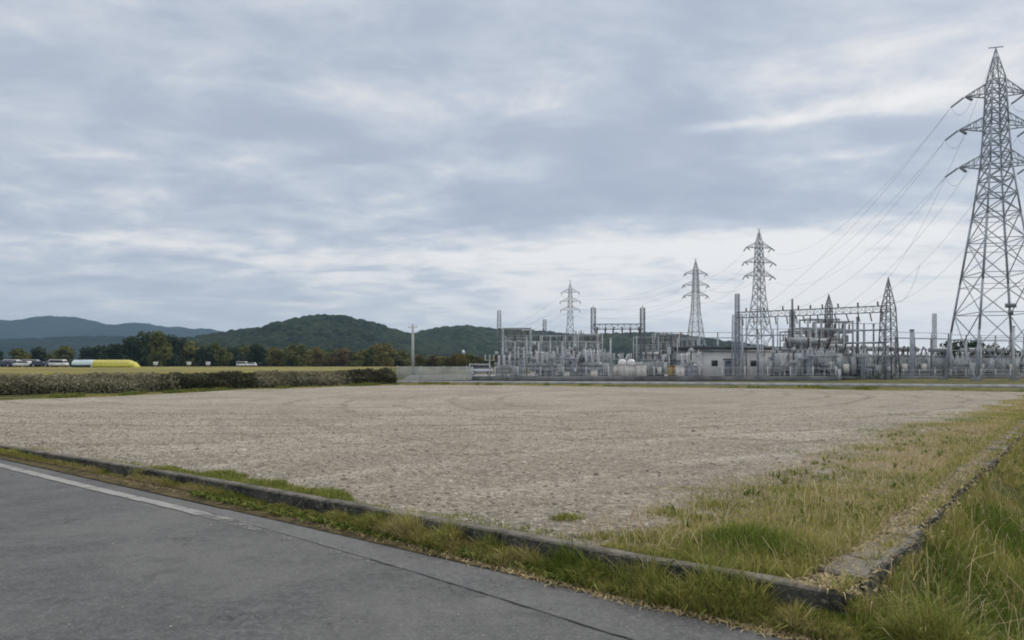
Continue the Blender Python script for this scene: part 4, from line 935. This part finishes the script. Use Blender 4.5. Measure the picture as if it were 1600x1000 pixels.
def k_breaker():
    r_ = empty('circuit_breaker'); mb = MB()
    for x in (-.8,.8):
        for y in (-.4,.4): mb.box((x,y,.5), (.1,.1,1.0))
    mb.box((0,0,1.03), (1.9,1.0,.1)); mb.build('frame', M['steel'], r_)
    MB().lathe((-1.0,0,1.5), (1,0,0), [(0,.12),(.1,.24),(1.9,.24),(2.0,.12)], 12).build('tank', M['tank'], r_)
    for x in (-.65,0,.65):
        for s_ in (-1,1): MB().insul((x,s_*.15,1.75), (0,s_*.42,1), 1.3, .14, 7).build('bushing', M['porcelain'], r_)
    cb = MB().box((1.35,-.1,.95), (.6,.7,1.4)).build('cabinet', M['tank2'], r_); MB().box((1.35,-.46,.95), (.48,.02,1.2)).build('door', M['tank'], cb); return r_
def k_cabinet(mm='cream', w=1.2, h=1.7, d=.8):
    r_ = empty('control_cabinet'); MB().box((0,0,.08), (w+.15,d+.15,.2)).build('base', M['concrete_far'], r_); MB().box((0,0,.18+h/2), (w,d,h)).build('body', M[mm], r_)
    MB().box((0,0,.22+h), (w+.16,d+.2,.09)).build('roof', M[mm], r_)
    for s_ in (-1,1):
        dd = MB().box((s_*w*.24,-d/2-.012,.18+h/2), (w*.46,.024,h*.9)).build('door', M[mm], r_); MB().box((s_*w*.06,-d/2-.045,.18+h*.5), (.03,.04,.16)).build('handle', M['steel_dark'], dd)
    return r_
def k_ct():
    r_ = empty('instrument_transformer'); mb = MB(); lat_col(mb, 0, 0, 1.9, .45, .4, .03, .018, .45); mb.build('stand', M['steel'], r_)
    MB().box((0,0,2.15), (.55,.55,.5)).build('base_tank', M['tank'], r_); MB().insul((0,0,2.4), (0,0,1), 1.1, .17, 7).build('insulator', M['brown_ceramic'], r_)
    MB().lathe((0,0,3.5), (0,0,1), [(0,.12),(.08,.24),(.4,.24),(.5,.1)], 10).build('head', M['tank2'], r_); return r_
def k_trafo():
    r_ = empty('transformer'); MB().box((0,0,.15), (4.6,3.0,.3)).build('plinth', M['concrete_far'], r_)
    mb = MB(); mb.box((0,0,1.65), (3.2,1.6,2.7)); mb.box((0,0,3.05), (3.4,1.8,.14)); 
    for x in (-1.2,-.4,.4,1.2): mb.box((x,-.83,1.6), (.1,.08,2.4))
    mb.build('tank', M['tank'], r_)
    for s_ in (-1,1):
        mb = MB()
        for i in range(11): mb.box((s_*2.05,-.95+i*.19,1.65), (.62,.05,2.1))
        mb.tube((s_*1.6,0,2.6), (s_*2.05,0,2.6), .08, n=8); mb.tube((s_*1.6,0,.8), (s_*2.05,0,.8), .08, n=8); mb.build('radiator', M['tank2'], r_)
    cv = MB().lathe((-1.4,.5,3.95), (1,0,0), [(0,.15),(.08,.36),(2.7,.36),(2.8,.15)], 14).build('conservator', M['tank'], r_)
    for xb_ in (-1, 1): MB().tube((xb_,.5,3.1), (xb_,.5,3.7), .07).build('bracket', M['steel_dark'], cv)
    for x in (-1.0,0,1.0): MB().insul((x,-.45,3.1), (x*.15,-.3,1), 1.35, .17, 8).build('bushing', M['brown_ceramic'], r_)
    for x in (-.6,.6): MB().insul((x,.0,3.1), (0,.0,1), .7, .12, 5).build('bushing', M['porcelain'], r_)
    MB().box((1.0,-1.1,1.3), (.7,.45,1.1)).build('control_box', M['cream'], r_)
    mb = MB()
    for i in range(4): mb.tube((-1.9+i*.0,-1.2,.4+i*.55), (-.9,-1.2,.4+i*.55), .03)
    mb.tube((-1.9,-1.2,.3), (-1.9,-1.2,2.6), .04); mb.tube((-.9,-1.2,.3), (-.9,-1.2,2.6), .04); mb.build('rack', M['steel'], r_)
    return r_
def k_support():
    r_ = empty('bus_support'); MB().box((0,0,1.35), (.16,.16,2.7)).build('post', M['tank2'], r_); mb = MB(); mb.box((0,0,2.75), (1.5,.14,.12)); mb.build('crosspiece', M['tank2'], r_)
    for x in (-.65,0,.65): MB().insul((x,0,2.81), (0,0,1), .75, .11, 6).build('insulator', M['porcelain'], r_)
    return r_
def k_rack():
    r_ = empty('steel_rack')
    for x in (-1.6,1.6):
        for y in (-.8,.8): MB().box((x,y,2.9), (.14,.14,5.8)).build('post', M['tank2'], r_)
    mb = MB()
    for z in (1.9,3.5,4.6,5.7):
        for y in (-.8,.8): mb.box((0,y,z), (3.3,.1,.12))
        for x in (-1.6,1.6): mb.box((x,0,z), (.1,1.6,.12))
    mb.tube((-1.6,-.8,.2), (1.6,-.8,3.4), .04); mb.build('beam', M['tank2'], r_)
    for x in (-1.1,-.3,.5,1.2): MB().insul((x,-.8,4.66), (0,-.1,1), .8, .13, 5).build('insulator', M['brown_ceramic'], r_)
    for x in (-.9,.2,1.1): MB().lathe((x,-.2,3.56), (0,0,1), [(0,.3),(.1,.34),(.75,.34),(.85,.15)], 10).build('canister', M['tank'], r_)
    MB().box((-.6,-.4,2.5), (1.6,.5,1.0)).build('junction_box', M['tank'], r_)
    return r_
PROTO = {}
KN = {'disconnect_switch':(k_switch,'switch','disconnect switch'),'circuit_breaker':(k_breaker,'circuit breaker','circuit breaker'),
      'control_cabinet':(k_cabinet,'cabinet','cream control cabinet'),'instrument_transformer':(k_ct,'instrument transformer','instrument transformer'),
      'transformer':(k_trafo,'transformer','transformer with radiators'),'bus_support':(k_support,'bus support','T-shaped bus support'),'steel_rack':(k_rack,'steel rack','tall steel equipment rack')}
LM = [(780,'the slender left mast'),(815,'the short dark boom'),(851,'the left gantry boom mast'),(891,'the smallest pylon'),(927,'the left mast of the central gantry'),(954,'the pale green pole'),(1004,'the right mast of the central gantry'),
      (1045,'the ochre cabinet'),(1087,'the pylon left of the white building'),(1118,'the window of the white building'),(1152,'the left column of the long gantry'),(1186,'the pylon behind the white building'),(1238,'the thin second gantry column'),
      (1295,'the third gantry column'),(1340,'the tall three-post bus frame'),(1388,'the tallest gantry spire'),(1428,'the thick post right of the spire'),(1460,'the slender pale mast'),(1505,'the left foot of the big pylon'),(1556,'the middle of the big pylon')]
def where(px):
    p_, nm = min(LM, key=lambda a_: abs(a_[0]-px)); d = px-p_
    return ('below ' if abs(d) < 5 else 'just right of ' if d > 0 else 'just left of ')+nm
def place(kind, px, Y, rz=0, sc=1):
    f_, cat, desc = KN[kind]; row = 'front row' if Y < 79.5 else 'second row' if Y < 86 else 'third row' if Y < 94 else 'back row'
    lab = f'{desc}, {row}, {where(px)}'; grp = {'switch':'switches','circuit breaker':'circuit breakers','cabinet':'cabinets'}.get(cat, cat+'s')+' in the substation yard'
    if kind not in PROTO:
        o = f_(); PROTO[kind] = o; o.location = (xx(px,Y), Y, .2); o.rotation_euler[2] = rz; o.scale = (sc,)*3; tag(o, lab, cat, grp)
    else: o = copy_tree(PROTO[kind], (xx(px,Y), Y, .2), rz, sc, label=lab, cat=cat, group=grp)
    return o
random.seed(5)
rows = [(86, 792, 945, 17, ('bus_support','steel_rack','disconnect_switch','instrument_transformer')), (79.5, 1322, 1384, 19, ('circuit_breaker','disconnect_switch')), (96, 1010, 1080, 18, ('steel_rack','bus_support')), (88, 1010, 1090, 22, ('disconnect_switch','circuit_breaker','bus_support')), (77, 790, 940, 27, ('circuit_breaker','disconnect_switch','instrument_transformer')), (82, 800, 945, 24, ('disconnect_switch','bus_support','circuit_breaker')), (90, 796, 945, 22, ('disconnect_switch','instrument_transformer','bus_support')), (100, 800, 990, 30, ('disconnect_switch','circuit_breaker'))]
for Y, a_, b_, st, kk in rows:
    for i, px in enumerate(np.arange(a_, b_, st*.82)):
        place(kk[i % len(kk)], px+random.uniform(-3,3), Y+random.uniform(-1,1), random.choice((0,0,math.pi/2,.1)), random.uniform(.9,1.12))
for px, Y, k, sc in ((765,80,'bus_support',.8),(776,78,'instrument_transformer',.8),(1018,84,'transformer',.75),(1075,80,'circuit_breaker',1),(1066,90,'disconnect_switch',1),(1040,96,'disconnect_switch',1),(1084,84,'bus_support',1),(1080,78,'instrument_transformer',.9),(972,92,'disconnect_switch',1),(1012,98,'bus_support',1.1),
                     (1188,83,'bus_support',1.2),(1222,84,'transformer',.8),
                     (1250,82,'transformer',1.15),(1243,88,'steel_rack',1.05),(1268,85,'steel_rack',1.1),(1292,82,'steel_rack',1.05),(1275,79,'transformer',1.1),(1302,79,'transformer',.95),(1262,93,'steel_rack',1.15),(1232,79,'circuit_breaker',1),(1258,77,'disconnect_switch',1.0),
                     (1284,76,'disconnect_switch',1.1),(1240,76,'instrument_transformer',.9),(1222,90,'disconnect_switch',1.1),(1298,88,'transformer',1.2),(1280,90,'steel_rack',1.35),(1302,86,'steel_rack',1.25),(1256,87,'steel_rack',1.0),(1228,86,'transformer',.9),(1288,77,'circuit_breaker',1.1),
                     (1328,91,'transformer',1.0),(1345,90,'circuit_breaker',1.1),(1358,95,'transformer',1.0),(1376,92,'disconnect_switch',1.0),(1330,98,'disconnect_switch',1.2),(1395,96,'transformer',1.0),(1412,98,'instrument_transformer',1.1),(1425,99,'transformer',1.0),(1448,100,'circuit_breaker',1.2),(1462,103,'transformer',1.0),
                     (1480,102,'bus_support',1.1),(1500,100,'circuit_breaker',1.2),(1518,104,'transformer',1.0),(1540,104,'disconnect_switch',1.0),(1562,103,'transformer',1.0),(1590,104,'circuit_breaker',1.2)):
    place(k, px, Y, random.choice((0,0,.08,math.pi)) if k in ('transformer','steel_rack') else random.choice((0,math.pi/2,.2)), sc)
for px, Y, sc in ((806,78,.5),(832,75.5,.45),(868,78,.55),(886,75.3,.45),(928,75.6,.55),(975,82,.9),(987,84,.85),(964,84,.85),(998,86,.9),(1002,75.5,.9),(1062,77,.8),(1395,93,1.0)):
    place('control_cabinet', px, Y, random.uniform(-.15,.15), sc)
o = k_cabinet('ochre', .9, 1.3, .7); o.name = 'control_cabinet'; o.location = (xx(1050,78),78,.2); tag(o, 'ochre-brown cabinet in the yard left of the pylon beside the white building', 'cabinet', 'cabinets in the substation yard')
o = k_cabinet('red', .9, 1.0, .7); o.name = 'control_cabinet'; o.location = (xx(990,90),90,1.2); o.location.z = .2; tag(o, 'faded red cabinet behind the pale cabinets in the middle yard', 'cabinet', 'cabinets in the substation yard')
# pale round tanks in the middle yard
for px, lab in ((972,'left'),(986,'middle'),(1016,'right')):
    r_ = empty('storage_tank', (xx(px,88),88,.2), label=f'pale domed tank above the middle yard cabinets, {lab} of three', cat='tank', group='domed tanks in the middle yard')
    MB().lathe((0,0,0), (0,0,1), [(0,.55),(2.0,.55),(2.25,.45),(2.4,.2),(2.43,.02)], 16).build('shell', M['white'], r_); MB().lathe((0,0,2.4), (0,0,1), [(0,.12),(.2,.12),(.22,.05)], 8).build('cap', M['steel_dark'], r_)
# poles and masts
def pole(px, Y, ytop, r0, r1, mm, label, arm=0, cat='pole', z0=.1):
    r_ = empty('pole', (xx(px,Y), Y, z0), label=label, cat=cat); h = zx(ytop, Y)-z0
    MB().tube((0,0,-.3), (0,0,h), r0, r1, 10).build('shaft', M[mm], r_, smooth=False)
    if arm:
        mb = MB(); mb.tube((-arm,0,h-.5), (arm,0,h-.5), .06); mb.build('crossarm', M['steel_dark'], r_)
        for x in (-arm*.8,arm*.8): MB().insul((x,0,h-.45), (0,0,1), .35, .1, 3).build('insulator', M['porcelain'], r_)
    else: MB().lathe((0,0,h), (0,0,1), [(0,r1*1.4),(.1,r1*1.4),(.15,r1*.5)], 10).build('cap', M[mm], r_)
    return r_
pole(645, 120, 507, .29, .20, 'pole', 'thick pale concrete utility pole beyond the slatted fence, left of the substation', .9, z0=.1)
pole(954, 80, 530, .13, .10, 'tank2', 'thin pale green pole between the masts of the middle gantry')
pole(1584, 70, 511, .14, .10, 'steel_pale', 'thin silver pole in front of the right legs of the big pylon')
pole(1340, 84, 497, .2, .15, 'steel_dark', 'dark post right of the third gantry column')
pole(1365, 84, 508, .14, .1, 'steel_dark', 'thin dark post left of the tallest gantry spire')
pole(1425, 90, 516, .3, .26, 'steel', 'thick grey post right of the tallest gantry spire')
pole(1166, 94, 492, .1, .08, 'steel', 'thin grey post beside the left column of the long gantry')
pole(1215, 94, 498, .1, .08, 'steel', 'thin grey post left of the thin second gantry column')
pole(1275, 84, 500, .1, .08, 'steel', 'thin grey post left of the third gantry column')
pole(900, 100, 517, .1, .1, 'steel_dark', 'short dark post right of the smallest pylon', .6)
pole(908, 100, 516, .1, .1, 'steel_dark', 'second short dark post right of the smallest pylon', .4)
for px, w_ in ((1036,'left'),(1050,'middle'),(1064,'right')): pole(px, 97, 519, .1, .12, 'brown_ceramic', f'dark post top between the central gantry and the white building, {w_} of three', .35)

# ------------------------------------------------------------------ white building
YA, YB = 92.0, 97.0; A3 = Vector((xx(1097,YA), YA, 0)); B3 = Vector((xx(1236,YB), YB, 0)); d3 = (B3-A3); L3 = d3.length; ang = math.atan2(d3.y, d3.x)
bd_ = empty('control_building', (A3.x, A3.y, .15), ang, label='low white flat-roofed control building with a dark roof edge', cat='building')
MB().box((L3/2, 2.5, 1.9), (L3, 5, 3.9)).build('wall', M['wallw'], bd_)
MB().box((L3/2-.5, 2.3, 4.1), (L3+1.8, 6.0, .42)).build('roof', M['roofd'], bd_)
MB().box((L3/2, -.12, 3.55), (L3*.98, .2, .10)).build('fascia', M['steel_dark'], bd_)
for x in (2.0, 8.5, 12.2):
    w_ = MB().box((x, -.03, 1.95), (1.0, .06, .8)).build('window', M['steel_dark'], bd_); MB().box((x, -.07, 1.95), (.85, .03, .65)).build('pane', M['glass'], w_)
dr = MB().box((4.2, -.04, 1.15), (1.0, .07, 2.1)).build('door', M['steel'], bd_); MB().box((4.55,-.09,1.1), (.12,.05,.04)).build('handle', M['steel_pale'], dr)
cn = MB().box((4.2,-.5,2.5), (1.6,1.0,.12)).build('canopy', M['roofd'], bd_)
for x in (0.06, 6.6, 10.4, 13.6): MB().tube((x,-.06,.1), (x,-.06,3.8), .05, n=8).build('downpipe', M['steel_pale'], bd_)

# ------------------------------------------------------------------ far left: cars, tunnels
def k_car(mm, van=False, name='parked_car'):
    r_ = empty(name)
    if not van: body = [(-2.05,.35),(2.0,.35),(2.08,.6),(2.0,.82),(1.15,.95),(-1.75,1.0),(-2.1,.9)]; cab = [(-1.85,.98),(1.05,.95),(.35,1.45),(-1.2,1.5),(-1.6,1.4)]
    else: body = [(-2.0,.35),(1.95,.35),(2.0,.7),(1.85,1.05),(-2.0,1.05)]; cab = [(-2.0,1.04),(1.83,1.04),(1.45,1.75),(1.2,1.86),(-1.9,1.88),(-2.0,1.75)]
    MB().ext(body, -.82, .82).build('body', M[mm], r_); MB().ext(cab, -.70, .70).build('roof', M[mm], r_)
    cx = [(x*.93+(.0 if not van else 0), 1.0+(z-1.0)*.84+.03) for x, z in cab]
    for s_ in (-1,1): MB().ext(cx, s_*.695, s_*.715).build('window', M['glass'], r_)
    fr = cab[1:3] if not van else cab[1:3]; (xa, za), (xb, zb) = fr; mb = MB(); k = .02
    mb.ext([(xa+k-.04,za+.05),(xa+k,za+.05),(xb+k,zb-.05),(xb+k-.04,zb-.05)], -.6, .6); mb.build('windscreen', M['glass'], r_)
    for x in (-1.3, 1.3):
        for s_ in (-1,1):
            w_ = MB().lathe((x, s_*.66, .33), (0, s_, 0), [(0,.33),(.2,.33)], 14).build('wheel', M['tyre'], r_); MB().lathe((x, s_*.86, .33), (0, s_, 0), [(0,.2),(.02,.18)], 10).build('rim', M['silver'], w_)
    for s_ in (-.6,.6): MB().box((2.02,s_,.7), (.08,.3,.14)).build('headlight', M['porcelain'], r_)
    return r_
def carat(o, px, Y, rz, label, z=None, group='vehicles parked beyond the field'):
    x = xx(px, Y); o.location = (x, Y, float(gz(np.array([x]), np.array([float(Y)]))[0]) if z is None else z); o.rotation_euler[2] = rz; tag(o, label, 'car', group)
cs_ = [(8,'darkcar',False,'dark blue car at the far left edge beyond the field'),(20,'white',True,'white van second from the left edge in the row beyond the field'),(36,'white',False,'white car nose to tail with the leftmost white van'),(50,'silver',True,'silver van between the white cars beyond the field'),
       (64,'darkcar',False,'dark car right of the silver van beyond the field'),(78,'white',False,'white car in the middle of the row left of the pale blue tunnel'),(92,'white',True,'white van at the right end of the row, nearest the pale blue tunnel')]
base_c = {}
for i, (px, mm, vn, lab) in enumerate(cs_):
    key = (mm, vn)
    if key not in base_c: o = base_c[key] = k_car(mm, vn)
    else: o = copy_tree(base_c[key], (0,0,0))
    carat(o, px, 165+(i % 2)*4, random.choice((0, math.pi, .25)), lab)
o = copy_tree(base_c[('white',True)], (0,0,0)); carat(o, 379, 245, 0, 'white van alone in front of the trees below the left foot of the round hill'); 
o = copy_tree(base_c[('white',False)], (0,0,0)); carat(o, 392, 250, math.pi, 'small white car just right of the lone white van')
o = copy_tree(base_c[('silver',True)], (0,0,0)); carat(o, 752, 112, .1, 'silver van behind the left end of the substation fence', .2, 'vehicles at the substation')
def tunnel(px0, px1, Y, h, mm, label, lower=None, nose=True):
    L_ = xx(px1,Y)-xx(px0,Y); z0 = float(gz(np.array([xx(px0,Y)]), np.array([float(Y)]))[0]); r_ = empty('polytunnel', (xx(px0,Y), Y, z0), label=label, cat='polytunnel')
    n = 26; V = []; Fq = []; m_2 = 12
    for i in range(n+1):
        t_ = i/n; k = 1.0 if not nose else min(1, max(.18, math.sqrt(max(0, 1-max(0, (t_-.72)/.28)**2))))
        hh = h*k*(1+.02*math.cos(i*math.pi)); 
        for j in range(m_2+1): an = math.pi*j/m_2; V.append((t_*L_, -math.cos(an)*1.5*(.6+.4*k), hh*math.sin(an)**.7))
    for i in range(n):
        for j in range(m_2): a_ = i*(m_2+1)+j; Fq.append((a_, a_+m_2+1, a_+m_2+2, a_+1))
    Fq.append(tuple(range(m_2+1))); Fq.append(tuple(n*(m_2+1)+j for j in range(m_2+1))[::-1])
    npmesh('cover', V, Fq, M[mm], r_, smooth=True)
    mb = MB()
    for i in range(1, 12):
        t_ = i/12; k = 1.0 if not nose else min(1, max(.18, math.sqrt(max(0, 1-max(0, (t_-.72)/.28)**2))))
        prev = None
        for j in range(9):
            an = math.pi*j/8; c_ = Vector((t_*L_, -math.cos(an)*1.53*(.6+.4*k), (h*k+.03)*math.sin(an)**.7))
            if prev: mb.tube(prev, c_, .03)
            prev = c_
    mb.build('hoops', M['steel_pale'], r_)
    mb = MB(); mb.box((L_*.47, -1.56, h*.17), (L_*.92, .06, h*.34)); mb.build('skirt', M[lower or mm], r_); return r_
tunnel(150, 216, 150, 1.65, 'yellowp', 'long bright yellow covered tunnel with a rounded right end beyond the field')
tunnel(118, 150, 151, 1.65, 'bluep', 'pale blue covered tunnel with a dark skirt, left of the yellow one', 'darkp', False)
# small white marker boards beyond the field
for px, lab in ((243,'white box nearest the yellow tunnel'),(295,'white box between the yellow tunnel and the lone white van'),(325,'small white box left of the lone white van')):
    z0 = float(gz(np.array([xx(px,140)]), np.array([140.]))[0]); r_ = empty('marker_box', (xx(px,140),140,z0), label=lab+', beyond the field', cat='box', group='white boxes beyond the field')
    MB().box((0,0,.6), (.12,.12,1.2)).build('post', M['steel_pale'], r_); MB().box((0,0,.85), (.75,.4,.65)).build('body', M['white'], r_); MB().box((0,0,1.2), (.85,.5,.06)).build('lid', M['steel_pale'], r_)
r_ = empty('silo', (xx(724,700),700,6), label='slim white tower on the dark hillside left of the substation', cat='silo'); MB().lathe((0,0,0), (0,0,1), [(0,1.8),(9,1.6),(9.1,1.9),(11,1.5),(12.5,.4)], 12).build('shaft', M['white'], r_)
# low building roofs far left of the substation
# ------------------------------------------------------------------ haze
hm = bpy.data.materials.new('haze'); hm.use_nodes = True; use(hm)
for n in list(N): N.remove(n)
pv_ = N.new('ShaderNodeVolumePrincipled'); pv_.inputs['Color'].default_value = (.45,.70,1,1); pv_.inputs['Density'].default_value = .00012; pv_.inputs['Anisotropy'].default_value = .2
oo = N.new('ShaderNodeOutputMaterial'); L.new(pv_.outputs[0], oo.inputs['Volume'])
hb = MB(); gmin, gmax = -9000, 9000; hb.box((0, 1950, 122), (9000, 4100, 260)); ho = hb.build('haze', hm); tag(ho, kind='stuff')
